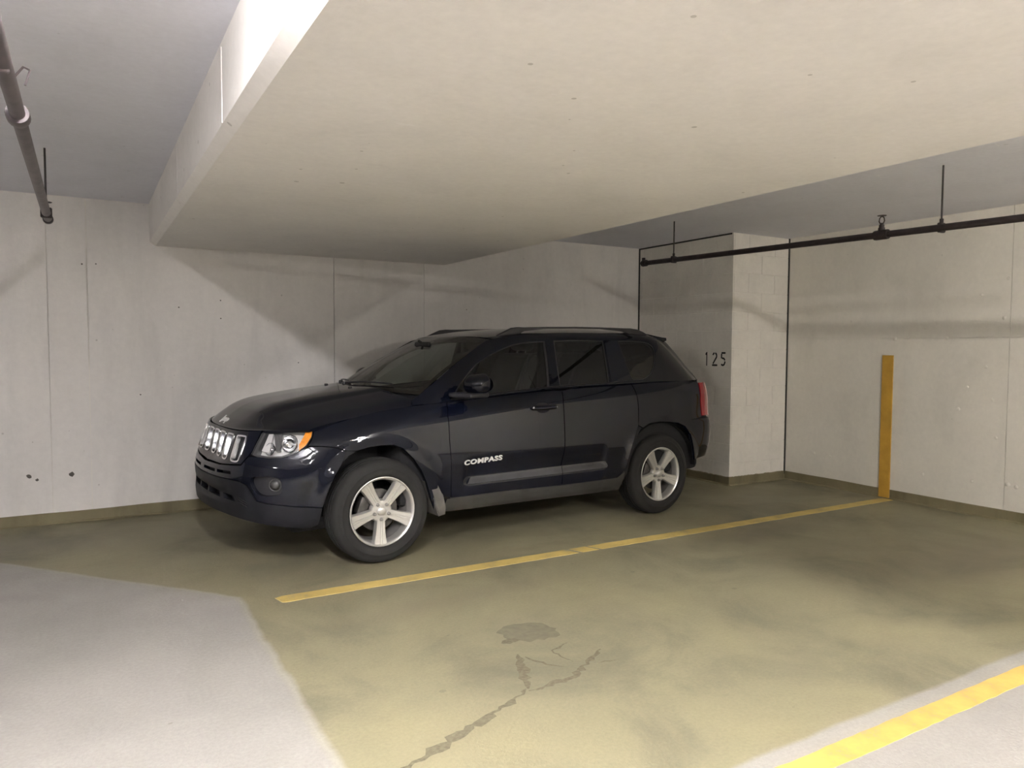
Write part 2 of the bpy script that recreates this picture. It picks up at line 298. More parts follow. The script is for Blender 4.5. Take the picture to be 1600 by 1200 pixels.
# painted lines
def line(name, x0, x1, y0, y1, mat, label, breaks=()):
    bm = bmesh.new(); segs = []; a = x0
    for b0, b1 in breaks: segs.append((a, b0)); a = b1
    segs.append((a, x1))
    for i, (s0, s1) in enumerate(segs):
        n = max(2, int((s1-s0)/.05)); top = [(s0+(s1-s0)*k/n, y1+random.uniform(-.003,.003)) for k in range(n+1)]; bot = [(s0+(s1-s0)*k/n, y0+random.uniform(-.003,.003)) for k in range(n+1)]
        if i == 0: top[0] = (s0+.01, y1-.02); bot[0] = (s0+.03, y0+.006)
        else: top[0] = (s0-.05, y1); bot[0] = (s0, y0)
        if i < len(segs)-1: top[-1] = (s1-.05, y1); bot[-1] = (s1, y0)
        tv = [bm.verts.new((x,y,.0022)) for x, y in top]; bv = [bm.verts.new((x,y,.0022)) for x, y in bot]
        tl = [bm.verts.new((x,y+.001,.0003)) for x, y in top]; bl = [bm.verts.new((x,y-.001,.0003)) for x, y in bot]
        for k in range(n): bm.faces.new((bv[k],bv[k+1],tv[k+1],tv[k])); bm.faces.new((tv[k],tv[k+1],tl[k+1],tl[k])); bm.faces.new((bl[k],bl[k+1],bv[k+1],bv[k])); bm.faces.new((tl[k],tl[k+1],bl[k+1],bl[k]))
        bm.faces.new((bv[0],tv[0],tl[0],bl[0])); bm.faces.new((tv[-1],bv[-1],bl[-1],tl[-1]))
    return tag(bm_obj(name, bm, mat), label, 'parking line')
line('parking_line', .905, 6.684, 4.187, 4.300, MAT['line_paint'], 'worn thin yellow parking line on the floor right beside the black car', [(2.99,3.03),(3.17,3.20)])
line('parking_line', .6, 6.684, 1.572, 1.672, MAT['line_paint_bright'], 'bright yellow parking line on the floor nearest the camera, bottom right corner')
bm = bmesh.new(); add_box(bm, (XC-.0125,4.236,.004), (XC-.0005,4.348,1.392), .002, 1)
tag(bm_obj('wall_stripe', bm, MAT['stripe_paint']), 'upright ochre yellow stripe on the right wall at the end of the parking line', 'stripe')
# cracks and the dark patch in the floor
def crack(path, wd, name='floor_crack'):
    P = []
    for a, b in zip(path, path[1:]):
        n = max(2, int(math.dist(a, b)/.025)); P += [(a[0]+(b[0]-a[0])*k/n+random.uniform(-.009,.009), a[1]+(b[1]-a[1])*k/n+random.uniform(-.009,.009)) for k in range(n)]
    P.append(path[-1]); V = []
    for i, q in enumerate(P):
        d = Vector(P[min(i+1, len(P)-1)])-Vector(P[max(i-1, 0)]); d.normalize(); t = i/(len(P)-1); h = wd*random.uniform(.25,1.0)*(1-.75*abs(2*t-1)**3)
        V += [(q[0]-d.y*h, q[1]+d.x*h, .0009), (q[0]+d.y*h, q[1]-d.x*h, .0009)]
    mesh_obj(name, V, [(2*i,2*i+1,2*i+3,2*i+2) for i in range(len(P)-1)], MAT['crack_dirt'], fl)
crack([(1.74,2.92),(1.69,2.80),(1.60,2.60)], .034); crack([(1.60,2.60),(1.40,2.50),(1.12,2.39),(.94,2.31),(.80,2.20)], .030); crack([(1.60,2.58),(1.85,2.60),(1.98,2.70),(2.12,2.78)], .024); crack([(1.92,2.72),(1.90,2.88),(2.02,2.92)], .010); crack([(2.02,2.66),(2.12,2.64)], .010); crack([(1.75,2.88),(1.80,2.76),(1.86,2.70)], .010)
n = 26; V = []
for k in range(n):
    a = 6.2832*k/n; r = random.uniform(.85,1.12); V.append((1.93+.145*r*math.cos(a)-.03*math.sin(a), 3.135+.13*r*math.sin(a), .0011))
mesh_obj('floor_patch', V, [tuple(range(n))], simple('patch_mortar', (.158,.141,.09), .85, noise=.35, nscale=25), fl)
mesh_obj('oil_spot', [(1.78+.055*random.uniform(.6,1.2)*math.cos(6.2832*k/14), 3.075+.028*random.uniform(.6,1.2)*math.sin(6.2832*k/14), .0014) for k in range(14)], [tuple(range(14))], MAT['crack_dirt'], fl)
# ---- sprinkler pipes
def ring(name, y, x, z, r, ln, mat, parent): return lathe(name, [(0,y-ln/2),(r,y-ln/2),(r*1.06,y-ln*.35),(r*1.06,y+ln*.35),(r,y+ln/2),(0,y+ln/2)], mat, parent, 20, loc=(x,0,z))
def head(x, y, z, mat, parent, s=1.0):                               # upright sprinkler: boss, frame arms, deflector
    h = lathe('sprinkler_head', [(0,0),(.013*s,0),(.013*s,.014*s),(.009*s,.018*s),(.009*s,.024*s),(0,.024*s)], mat, parent, 12, 'z', loc=(x,y,z))
    for sg in (-1, 1): tube('frame_arm', [(0,sg*.008*s,.020*s),(0,sg*.015*s,.034*s),(0,sg*.012*s,.050*s),(0,0,.060*s)], .0032*s, mat, h, 6)
    lathe('deflector', [(0,.060*s),(.021*s,.060*s),(.023*s,.063*s),(0,.065*s)], mat, h, 14, 'z'); return h
def hanger(x, y, zp, mat, parent, ztop=ZC):
    rd = tube('hanger_rod', [(x,y,zp+.05),(x,y,ztop)], .006, MAT['rod_steel'], parent, 8)
    bm = bmesh.new(); add_box(bm, (x-.031,y-.014,zp-.03), (x+.031,y+.014,zp+.034), .006, 1); bm_obj('clamp', bm, mat, parent, True, 40)
    lathe('nut', [(0,zp+.034),(.012,zp+.034),(.012,zp+.06),(0,zp+.06)], mat, parent, 6, 'z', loc=(x,y,0)); return rd
def zr_(y): return 2.300-(5.74-y)*.0175
pr = tube('sprinkler_pipe', [(4.86,5.74,zr_(5.74)),(4.86,-9.5,zr_(-9.5))], .0235, MAT['pipe_iron'], n=16)
tag(pr, 'dark iron sprinkler pipe hung in front of the block pier and right wall', 'pipe')
hanger(4.86, 5.30, zr_(5.30), MAT['pipe_iron'], pr); hanger(4.875, 2.78, zr_(2.78), MAT['pipe_iron'], pr); hanger(4.86, .4, zr_(.4), MAT['pipe_iron'], pr)
for y in (3.19,): ring('tee_fitting', y, 4.86, zr_(y), .033, .10, MAT['pipe_iron'], pr); tube('tee_branch', [(4.86,y,zr_(y)),(4.86,y,zr_(y)+.05)], [.028,.022], MAT['pipe_iron'], pr, 12); head(4.86, y, zr_(y)+.05, MAT['pipe_iron'], pr, 1.35)
ring('elbow', 5.72, 4.86, zr_(5.72), .031, .06, MAT['pipe_iron'], pr); tube('end_riser', [(4.86,5.735,zr_(5.735)-.02),(4.86,5.735,zr_(5.735)+.055)], .017, MAT['pipe_iron'], pr, 12)
zl_ = lambda y: 2.262+(5.6-y)*.004
pl = tube('sprinkler_pipe', [(-.19,5.60,zl_(5.6)),(-.19,-9.5,zl_(-9.5))], .0245, MAT['pipe_steel'], n=16)
tag(pl, 'grey steel sprinkler pipe under the ceiling at the left, ending short of the wall', 'pipe')
ring('coupling', 3.18, -.19, zl_(3.18), .036, .075, MAT['pipe_steel'], pl); ring('end_cap', 5.59, -.19, zl_(5.59), .0285, .06, MAT['pipe_iron'], pl)
hanger(-.19, 5.35, zl_(5.35), MAT['pipe_iron'], pl); head(-.19, 5.52, zl_(5.52)+.02, MAT['pipe_iron'], pl, 1.2)
hanger(-.205, 2.62, zl_(2.62), MAT['pipe_steel'], pl)
tube('hook_clip', [(-.15,2.86,zl_(2.9)+.015),(-.135,2.86,zl_(2.9)+.065),(-.155,2.90,zl_(2.9)+.085),(-.185,2.92,zl_(2.9)+.05)], .004, MAT['pipe_steel'], pl, 6)
# ---- fluorescent batten lights, all out of the picture, some added for fill
def batten(x, y0, y1, mat, label):
    t = empty('fluorescent_light', (x,(y0+y1)/2,ZC)); tag(t, label, 'ceiling light', 'fluorescent battens on the garage ceiling'); h = (y1-y0)/2
    box('housing', (-.05,-h,-.05), (.05,h,-.001), MAT['fixture_white'], t, .006)
    lathe('tube', [(0,-h+.03),(.019,-h+.03),(.019,h-.03),(0,h-.03)], mat, t, 14, loc=(0,0,-.078))
    for sg in (-1, 1): box('end_cap', (-.05,sg*(h-.012)-.012,-.095), (.05,sg*(h-.012)+.012,-.05), MAT['fixture_white'], t, .004)
batten(.12, .70, 1.90, MAT['tube_left'], 'fluorescent batten above the camera beside the beam')
batten(.12, -1.7, -.5, MAT['tube_left'], 'fluorescent batten close behind the camera beside the beam')
batten(3.68, -2.0, -.8, MAT['tube_right'], 'fluorescent batten behind the camera, right of the beam')
batten(3.68, -6.0, -4.8, MAT['tube_fill'], 'added unseen fill batten well behind the camera, right of the beam')
batten(.12, -6.2, -5.0, MAT['tube_fill'], 'added unseen fill batten far behind the camera beside the beam'); batten(3.68, -10.2, -9.0, MAT['tube_fill'], 'added unseen fill batten farthest behind the camera, right of the beam'); batten(-5.2, -2.0, -.8, MAT['tube_fill'], 'added unseen fill batten far left of the camera')
# ---- car surface maths (car local frame: x to the tail, y to the far side, z up; origin under the front axle)
def pchip(xs, ys):
    xs = np.asarray(xs, float); ys = np.asarray(ys, float); h = np.diff(xs); d = np.diff(ys)/h
    m = np.zeros_like(ys); m[0] = d[0]; m[-1] = d[-1]
    for i in range(1, len(xs)-1):
        if d[i-1]*d[i] > 0:
            w1 = 2*h[i]+h[i-1]; w2 = h[i]+2*h[i-1]; m[i] = (w1+w2)/(w1/d[i-1]+w2/d[i])
    def f(x):
        x = np.clip(np.asarray(x, float), xs[0], xs[-1]); i = np.clip(np.searchsorted(xs, x)-1, 0, len(xs)-2)
        t = (x-xs[i])/h[i]
        return ((1+2*t)*(1-t)**2*ys[i] + t*(1-t)**2*h[i]*m[i] + t*t*(3-2*t)*ys[i+1] + t*t*(t-1)*h[i]*m[i+1])
    return f
def spl(xs, ys):                       # natural cubic spline
    xs = np.asarray(xs, float); ys = np.asarray(ys, float); n = len(xs); h = np.diff(xs)
    A = np.zeros((n, n)); b = np.zeros(n); A[0, 0] = A[-1, -1] = 1
    for i in range(1, n-1):
        A[i, i-1] = h[i-1]; A[i, i] = 2*(h[i-1]+h[i]); A[i, i+1] = h[i]
        b[i] = 6*((ys[i+1]-ys[i])/h[i]-(ys[i]-ys[i-1])/h[i-1])
    M = np.linalg.solve(A, b)
    def f(x):
        x = np.clip(np.asarray(x, float), xs[0], xs[-1]); i = np.clip(np.searchsorted(xs, x)-1, 0, n-2)
        a = (xs[i+1]-x)/h[i]; c = (x-xs[i])/h[i]
        return a*ys[i]+c*ys[i+1]+((a**3-a)*M[i]+(c**3-c)*M[i+1])*h[i]**2/6
    return f
def sstep(a, b, x):
    t = np.clip((np.asarray(x, float)-a)/(b-a), 0, 1); return t*t*(3-2*t)
PLAN = np.array([(-.955,0),(-.95,.15),(-.935,.30),(-.905,.45),(-.85,.595),(-.765,.715),(-.64,.805),(-.48,.858),(-.25,.883),(0,.892),
  (.35,.893),(.9,.894),(1.5,.895),(2.1,.895),(2.63,.893),(2.95,.884),(3.17,.865),(3.32,.822),(3.42,.735),(3.48,.56),(3.51,.28),(3.52,0)])
_t = np.concatenate([[0], np.cumsum(np.hypot(*np.diff(PLAN, axis=0).T))]); _px = spl(_t, PLAN[:, 0]); _py = spl(_t, PLAN[:, 1]); SMAX = _t[-1]
_sg = np.linspace(0, SMAX, 4001); _xg = _px(_sg); _yg = _py(_sg)
def s_of_x(x): return np.interp(x, _xg, _sg)
_k = int(np.argmin(np.abs(_xg+.4)))
def s_of_y(y): return np.interp(y, _yg[:_k], _sg[:_k])         # front only
_kr = int(np.argmin(np.abs(_xg-3.0)))
def s_of_yr(y): return np.interp(-np.asarray(y, float), -_yg[_kr:], _sg[_kr:])
ZTOP = spl([-.955,-.85,-.7,-.55,-.45,-.165,.255,.5,.816,1.39,2.23,2.6,3.1,3.52], [.945,.94,.93,.925,.93,.995,1.05,1.066,1.09,1.13,1.155,1.163,1.158,1.15])
B_SIDE = pchip([.18,.26,.32,.37,.42,.47,.55,.63,.70,.76,.85,.95,1.3], [.10,.07,.035,.018,.012,.010,.007,.0035,.005,.008,.0145,.024,.05])
B_FRONT = pchip([.20,.28,.32,.38,.44,.475,.505,.54,.59,.635,.662,.685,.71,.79,.89,.95], [.10,.05,.025,.006,0,.016,.022,.008,0,.004,.016,.055,.075,.095,.118,.142])
B_CORN = pchip([.20,.29,.33,.40,.46,.52,.60,.68,.74,.80,.87,.95], [.10,.05,.025,.010,.006,.004,.004,.010,.024,.048,.078,.115])
B_REAR = pchip([.30,.40,.48,.60,.70,.79,.82,.86,1.0,1.2], [.10,.07,.03,.004,0,.006,.022,.030,.036,.085])
WHF, WHR, RA = (0.0, .352), (2.634, .352), .405
def body(s, z):
    s, z = np.broadcast_arrays(np.asarray(s, float), np.asarray(z, float))
    sg = np.where(s < 0, -1., 1.); s = np.abs(s); x = _px(s); y = _py(s); e = 1e-3
    tx = _px(s+e)-_px(s-e); ty = _py(s+e)-_py(s-e); l = np.hypot(tx, ty)+1e-12; nx, ny = -ty/l, tx/l     # outward (front -x, side +y here)
    t = ZTOP(x)-z
    roll = .072*np.clip(1-t/.15, 0, 1.3)**2
    rid = sstep(.60,.67,x)*(1-sstep(1.93,1.99,x))
    side = B_SIDE(z)+roll+rid*(.024*sstep(.472,.520,z)*(1-sstep(.53,.68,z))-.006*(1-sstep(.46,.49,z)))
    wf = 1-sstep(.0,.62,y)                     # weight of the centre profile
    fr = wf*B_FRONT(z)+(1-wf)*B_CORN(z)
    kf = 1-sstep(-.66,-.30,x)
    kr = sstep(3.0,3.30,x)
    rear = B_REAR(z)
    d = kf*fr+kr*rear+(1-kf-kr)*side
    for cx, cz in (WHF, WHR):                  # swollen wheel arches
        r = np.hypot((x-cx)*(1.0), z-cz); a = np.clip((r-RA)/.13, 0, 1)
        d = d-.022*(1-a*a*(3-2*a))*sstep(.28,.45,z)*(1-sstep(.86,.98,z))
    return np.stack([x-nx*d, -(y-ny*d)*sg, z], -1)
# greenhouse side
YB = lambda x: np.interp(x, [-1,.2,.5,1.4,2.4,2.8,3.1,3.3,3.6], [.775,.785,.797,.802,.800,.79,.762,.735,.66])
XA = pchip([1.02,1.113,1.278,1.413,1.515,1.56,1.62], [.16,.335,.585,.805,.99,1.09,1.3])     # front edge of the A pillar
XD = pchip([1.10,1.144,1.298,1.493,1.55,1.62], [3.37,3.338,3.178,2.99,2.925,2.85])            # rear edge of the D pillar
def gside(x, z):
    x, z = np.broadcast_arrays(np.asarray(x, float), np.asarray(z, float))
    h = z-ZTOP(x); y = YB(x)-.30*h-.12*h*np.abs(h)*1.0
    da = np.clip(1-(x-XA(z))/.16, 0, 1.2); dd = np.clip(1-(XD(z)-x)/.34, 0, 1.2)
    y = y-.035*da**2-.075*dd**2
    dt = np.clip((z-1.515)/.06, 0, 1.3); y = y-.045*dt**2
    return np.stack([x, -y, z], -1)
# hood: (u along, w across 0 centre..1 side)
_hw = [0,.25,.5,.72,.88,1]
_hF = [spl(_hw, v) for v in ([-.833,-.821,-.785,-.715,-.627,-.47], [0,.22,.44,.62,.725,.795], [.903,.904,.909,.919,.925,.926])]
_hR = [spl(_hw, v) for v in ([.10,.115,.17,.235,.29,.345], [0,.20,.39,.565,.69,.772], [1.152,1.151,1.146,1.118,1.088,1.056])]
_hg = pchip([0,.035,.06,.10,.158,.25,.42,.68,.89,1], [0,.14,.225,.34,.48,.60,.725,.865,.953,1])
def hood(u, w):
    u, w = np.broadcast_arrays(np.asarray(u, float), np.asarray(w, float)); a = np.abs(w); sg = -np.sign(w+1e-12)
    x = _hF[0](a)*(1-u)+_hR[0](a)*u; y = _hF[1](a)*(1-u)+_hR[1](a)*u
    k = sstep(.35,1.0,a); g = _hg(u)*(1-k)+(.75*u+.25*_hg(u))*k
    z = _hF[2](a)*(1-g)+_hR[2](a)*g
    z = z+.012*(1-sstep(.50,.60,a))*sstep(.06,.30,u)          # raised middle with an edge
    return np.stack([x, y*sg, z], -1)
# windscreen (u up, w across -1..1)
_ww = [0,.4,.75,1]
_wB = [spl(_ww, v) for v in ([.10,.145,.245,.355], [0,.29,.54,.715], [1.135,1.133,1.128,1.118])]
_wT = [spl(_ww, v) for v in ([.93,.945,.975,1.02], [0,.26,.47,.605], [1.540,1.537,1.529,1.516])]
def screen(u, w):
    u, w = np.broadcast_arrays(np.asarray(u, float), np.asarray(w, float)); a = np.abs(w); sg = -np.sign(w+1e-12)
    P = [_wB[i](a)*(1-u)+_wT[i](a)*u for i in range(3)]
    bl = .028*4*u*(1-u)*(1-.3*a)
    return np.stack([P[0]-bl*.45, P[1]*sg, P[2]+bl*.85], -1)
# roof (x along, w across -1..1)
_rz = spl([.90,1.0,1.15,1.4,1.8,2.2,2.6,2.9,3.0], [1.527,1.553,1.580,1.605,1.625,1.628,1.616,1.592,1.58])
_rg = spl([.90,1.02,1.2,1.4,1.8,2.2,2.6,2.9,3.0], [1.488,1.518,1.545,1.560,1.572,1.574,1.566,1.548,1.54])
def roof(x, w):
    x, w = np.broadcast_arrays(np.asarray(x, float), np.asarray(w, float)); a = np.abs(w); sg = -np.sign(w+1e-12)
    zg = _rg(x); ye = -gside(x, np.minimum(zg, 1.575))[..., 1]
    z = _rz(x)-(_rz(x)-zg)*a**3.2
    return np.stack([x, ye*a*sg, z], -1)
# tailgate / rear glass (w across -1..1, z)
def tail(w, z):
    w, z = np.broadcast_arrays(np.asarray(w, float), np.asarray(z, float)); a = np.abs(w); sg = -np.sign(w+1e-12)
    xe = XD(z); ye = -gside(xe, z)[..., 1]
    return np.stack([xe+.12*(1-a**2.5), ye*a*sg, z], -1)
# ================================================================== the car
car = empty('car', (1.6251,5.4822,0), math.radians(4.70)); tag(car, 'black compact SUV with five-spoke alloy wheels parked along the back wall', 'car')
CEN = np.array([1.3,0,.75])
def smooth_loop(pts, n=6, corners=()):
    P = np.array(pts, float); m = len(P); out = []
    for i in range(m):
        p0, p1, p2, p3 = P[(i-1) % m], P[i], P[(i+1) % m], P[(i+2) % m]
        if i in corners: p0 = p1-(p2-p1)
        if (i+1) % m in corners: p3 = p2+(p2-p1)
        for k in range(n):
            t = k/n; out.append(.5*((2*p1)+(-p0+p2)*t+(2*p0-5*p1+4*p2-p3)*t*t+(-p0+3*p1-3*p2+p3)*t**3))
    return [tuple(q) for q in out]
def resample(loop, du, dv):
    out = []
    for a, b in zip(loop, loop[1:]+loop[:1]):
        n = max(1, int(math.hypot((b[0]-a[0])/du, (b[1]-a[1])/dv)+.999))
        out += [(a[0]+(b[0]-a[0])*k/n, a[1]+(b[1]-a[1])*k/n) for k in range(n)]
    return out
def inside(P, loop):
    L = np.array(loop); x, y = P[:, 0], P[:, 1]; r = np.zeros(len(P), bool); j = len(L)-1
    for i in range(len(L)):
        (xi, yi), (xj, yj) = L[i], L[j]
        c = ((yi > y) != (yj > y)); r ^= c & (x < (xj-xi)*(y-yi)/((yj-yi) or 1e-12)+xi); j = i
    return r
def surf_normals(fn, U, V, du=2e-3, dv=2e-3):
    a = fn(U+du, V)-fn(U-du, V); b = fn(U, V+dv)-fn(U, V-dv); n = np.cross(a, b); n /= np.linalg.norm(n, axis=-1, keepdims=True)+1e-12
    P = fn(U, V); return n*np.sign(((P-CEN)*n).sum(-1)+1e-9)[:, None]
def panel(name, fn, outline, mat, parent=None, holes=(), du=.03, dv=.03, off=0.0, rim=.012, mirror=False, out=1, eps=2e-3):
    loops = [resample(list(outline), du, dv)]+[resample(list(h), du, dv) for h in holes]
    O0 = np.array(loops[0]); u0, v0 = O0.min(0); u1, v1 = O0.max(0)
    gu, gv = np.meshgrid(np.arange(u0+du/2, u1, du), np.arange(v0+dv/2, v1, dv)); G = np.stack([gu.ravel(), gv.ravel()], 1)
    allb = np.array(sum(loops, [])); keep = inside(G, loops[0])
    for h in loops[1:]: keep &= ~inside(G, h)
    G = G[keep]
    if len(G):
        d = np.array([np.min(((allb-q)/(du,dv))**2 @ np.ones(2)) for q in G]); G = G[d > .2]
    pts = np.concatenate([allb, G]) if len(G) else allb; edges = []; k = 0
    for lp in loops: n = len(lp); edges += [(k+i, k+(i+1) % n) for i in range(n)]; k += n
    r = delaunay_2d_cdt([Vector((q[0]/du, q[1]/dv)) for q in pts], edges, [], 0, 1e-5)
    uv = np.array([(q.x*du, q.y*dv) for q in r[0]]); F = np.array([f for f in r[2] if len(f) == 3]); c = uv[F].mean(1); keep = inside(c, loops[0])
    for h in loops[1:]: keep &= ~inside(c, h)
    F = F[keep]; nrm = surf_normals(fn, uv[:, 0], uv[:, 1], eps, eps)*out; P = fn(uv[:, 0], uv[:, 1])+nrm*off
    fnm = np.cross(P[F[:, 1]]-P[F[:, 0]], P[F[:, 2]]-P[F[:, 0]]); flip = (fnm*nrm[F[:, 0]]).sum(1) < 0; F[flip] = F[flip][:, ::-1]
    V = [P]; NN = [nrm]; faces = [tuple(f) for f in F]
    if rim:
        cnt = {}
        for f in faces:
            for a, b in zip(f, f[1:]+f[:1]): cnt[(a, b)] = 1
        bd = [(a, b) for a, b in cnt if (b, a) not in cnt]; base = len(P)
        for a, b in bd:
            e = P[b]-P[a]; o_ = np.cross(e, nrm[a]+nrm[b]); o_ /= np.linalg.norm(o_)+1e-12
            V.append(np.array([P[a], P[b], P[b]-nrm[b]*rim, P[a]-nrm[a]*rim])); NN.append(np.array([o_]*4)); faces.append((base+1, base, base+3, base+2)); base += 4
    V = np.concatenate(V); NN = np.concatenate(NN); objs = []
    for mir in ((False, True) if mirror else (False,)):
        VV, N2, FF = V.copy(), NN.copy(), faces
        if mir: VV[:, 1] *= -1; N2[:, 1] *= -1; FF = [f[::-1] for f in faces]
        me = bpy.data.meshes.new(name); me.from_pydata(VV.tolist(), [], FF); me.update(); me.shade_smooth(); me.normals_split_custom_set_from_vertices(N2.tolist())
        me.materials.append(mat); objs.append(link(bpy.data.objects.new(name, me), parent if parent is not None else car))
    return objs if mirror else objs[0]
SX = lambda pts: [(float(s_of_x(x)), z) for x, z in pts]
paint, plast, grey = MAT['car_paint'], MAT['black_plastic'], MAT['trim_grey']
ARCH_F = [(-.421,.423),(-.405,.487),(-.375,.565),(-.34,.636),(-.298,.702),(-.247,.752),(-.192,.780),(-.119,.797),(-.03,.806),(.066,.802),(.131,.775),(.203,.705),(.268,.611),(.31,.519),(.346,.403),(.392,.310)]
ARCH_R = [(2.215,.40),(2.23,.482),(2.273,.613),(2.327,.717),(2.387,.779),(2.46,.810),(2.571,.818),(2.70,.812),(2.824,.795),(2.922,.757),(2.985,.685),(3.022,.553),(3.045,.445)]
top = lambda x, d=.006: (x, float(ZTOP(x))-d)
# --- dark inner shell behind the shut lines
panel('body_shell', body, SX([(-.40,.44)]+ARCH_F[1:]+[(.46,.31),(2.19,.30)]+ARCH_R+[(3.30,.50),(3.40,.80),(3.40,1.1),top(2.6,.02),top(1.4,.02),top(.5,.02),top(-.1,.02),top(-.43,.02)]), MAT['shell_black'], off=-.02, rim=0, mirror=True, du=.05, dv=.05)
# --- wings
panel('front_wing', body, SX([top(-.448)]+[top(x) for x in (-.40,-.30,-.165,0,.15,.255,.36,.45)]+[(.522,1.058),(.497,.971),(.499,.791),(.508,.653),(.512,.400),(.470,.310)]+ARCH_F[::-1][:-6]+[(-.262,.785),(-.328,.812),(-.426,.824),(-.497,.826),(-.47,.86)]), paint, du=.02, dv=.02, rim=.03, mirror=True)
# --- doors
DF = panel('front_door', body, SX([(.531,1.062),(.503,.971),(.505,.791),(.514,.653),(.518,.392),(1.02,.392),(1.508,.378),(1.512,.468),(1.535,.717),(1.535,1.019),(1.560,1.108)]+[top(x,.004) for x in (1.39,1.1,.816,.65)]), paint, du=.022, dv=.016, rim=.025, mirror=True)
DR = panel('rear_door', body, SX([(1.568,1.110),(1.543,1.019),(1.543,.717),(1.520,.468),(1.516,.378),(2.12,.376),(2.185,.45),(2.235,.60),(2.300,.73),(2.335,.80),(2.345,.95),(2.33,1.148)]+[top(x,.004) for x in (2.2,2.0,1.8)]), paint, du=.022, dv=.016, rim=.025, mirror=True)
panel('rear_wing', body, SX([top(2.338,.004),(2.353,.95),(2.343,.80)]+ARCH_R[4:11]+[(3.02,.812),(3.18,.826),(3.168,.98),(3.197,1.138)]+[top(x,.002) for x in (3.1,2.9,2.6)]), paint, du=.022, dv=.022, rim=.03, mirror=True)
# --- sills: painted strip and dark cladding below
panel('sill_cladding', body, SX([(.452,.295),(.478,.385),(.55,.388),(1.03,.388),(1.5,.374),(2.10,.372),(2.175,.42),(2.168,.262),(1.70,.270),(1.06,.283),(.54,.288)]), MAT['sill_dust'], du=.04, dv=.015, rim=.05, off=.004, mirror=True)
MO = [(.648,.474),(.688,.517),(1.1,.522),(1.525,.524),(1.513,.474)], [(1.533,.524),(1.97,.526),(1.992,.489),(1.985,.474),(1.521,.474)]  # lighter grey overlay painting the light reflected by the door ridge
for Ds, L in zip((DF, DR), MO):
    for o, sg in zip(Ds, (1, -1)):
        m_ = panel('ridge_sheen', body, SX(L), MAT['sheen_grey'], o, off=.0025, rim=.004, du=.04, dv=.012)
        if sg < 0:
            for v in m_.data.vertices: v.co.y *= -1
            m_.data.flip_normals()
# --- arch liners and splash guards
for cx, far in ((0,0),(2.634,0),(0,1),(2.634,1)):
    sg = -1 if not far else 1; V = []; Fc = []; n = 28
    for k in range(n+1):
        a = math.radians(5+170*k/n); r_ = .455
        V += [(cx+r_*math.cos(a), sg*.855, .352+r_*math.sin(a)), (cx+r_*math.cos(a), sg*.50, .352+r_*math.sin(a))]
    for k in range(n): Fc.append((2*k,2*k+1,2*k+3,2*k+2))
    Fc.append(tuple(2*k+1 for k in range(n+1))); mesh_obj('wheel_well', V, Fc, MAT['shell_black'], car)
P = [(.325,.52),(.365,.40),(.395,.30),(.405,.275),(.455,.285),(.462,.33),(.44,.42),(.40,.50)]
def slab(name, P, y0, y1, mat, parent, mirror=True, bev=.006):
    for sg in ((1, -1) if mirror else (1,)):
        bm = bmesh.new(); a = [bm.verts.new((x,y0*sg,z)) for x, z in P]; b = [bm.verts.new((x,y1*sg,z)) for x, z in P]
        bm.faces.new(a); bm.faces.new(b[::-1])
        for i in range(len(P)): j = (i+1) % len(P); bm.faces.new((a[i],b[i],b[j],a[j]))
        bmesh.ops.recalc_face_normals(bm, faces=bm.faces)
        if bev: bmesh.ops.bevel(bm, geom=[e for e in bm.edges if abs(e.verts[0].co.y-e.verts[1].co.y) < 1e-6], offset=bev, segments=2, affect='EDGES')
        o = bm_obj(name, bm, mat, parent, True, 35)
    return o
slab('splash_guard', P, -.905, -.70, MAT['dusty_plastic'], car)
# --- front bumper, painted, with fog lamp openings and the two slits
half_top = [(0,.668),(.30,.676),(.60,.700),(.650,.756),(.698,.760),(.805,.752),(.889,.756),(.979,.781),(1.046,.812),(1.085,.818)]+SX([(-.42,.818),(-.328,.804),(-.266,.778)])
half_bot = SX([(-.298,.702),(-.34,.636),(-.375,.565),(-.405,.487),(-.421,.436)])+[(.969,.453),(.811,.472),(.735,.488),(.700,.535),(.660,.585),(.600,.603),(.50,.608),(.25,.606)]
ring_ = half_top+half_bot+[(0,.605)]
full = half_top+half_bot+[(-a, b) for a, b in reversed(half_bot)]+[(-a, b) for a, b in reversed(half_top)][:-1]
fog = smooth_loop([(.684,.600),(.700,.633),(.760,.640),(.840,.638),(.884,.622),(.893,.575),(.880,.530),(.820,.518),(.755,.522),(.712,.550)], 5)
slit1 = [(.315,.650),(.50,.655),(.505,.637),(.32,.631)]; slit2 = [(.05,.646),(.285,.649),(.285,.629),(.05,.627)]
mir = lambda L: [(-a, b) for a, b in L][::-1]
fb = panel('front_bumper', body, full, paint, holes=[fog, mir(fog), slit1, mir(slit1), slit2, mir(slit2)], du=.02, dv=.014, rim=.045)
panel('slit_backing', body, [(-.55,.62),(.55,.62),(.55,.665),(-.55,.665)], MAT['shell_black'], fb, off=-.04, rim=0)
for fo in (fog, mir(fog)):
    panel('fog_lamp_bezel', body, fo, plast, fb, off=-.035, rim=0)
for sg in (1, -1):
    c = body(.842, .582) if sg == 1 else body(-.842, .582); n_ = surf_normals(body, np.array([.842*sg]), np.array([.582]))[0]
    b = body(.745*sg, .578); q = Vector(c)-Vector(n_)*.045; d = Vector(n_)
    M = d.to_track_quat('Z', 'Y').to_matrix().to_4x4()
    fl_ = lathe('fog_lamp', [(0,.024),(.014,.023),(.028,.018),(.034,.010),(.037,.012),(.041,.010),(.043,-.01)], MAT['lamp_dark'], fb, 24, 'z'); fl_.matrix_local = Matrix.Translation(q)@M
    lathe('fog_lens', [(0,.030),(.015,.029),(.027,.023),(.032,.014)], MAT['lamp_lens'], fb, 20, 'z').matrix_local = Matrix.Translation(q)@M
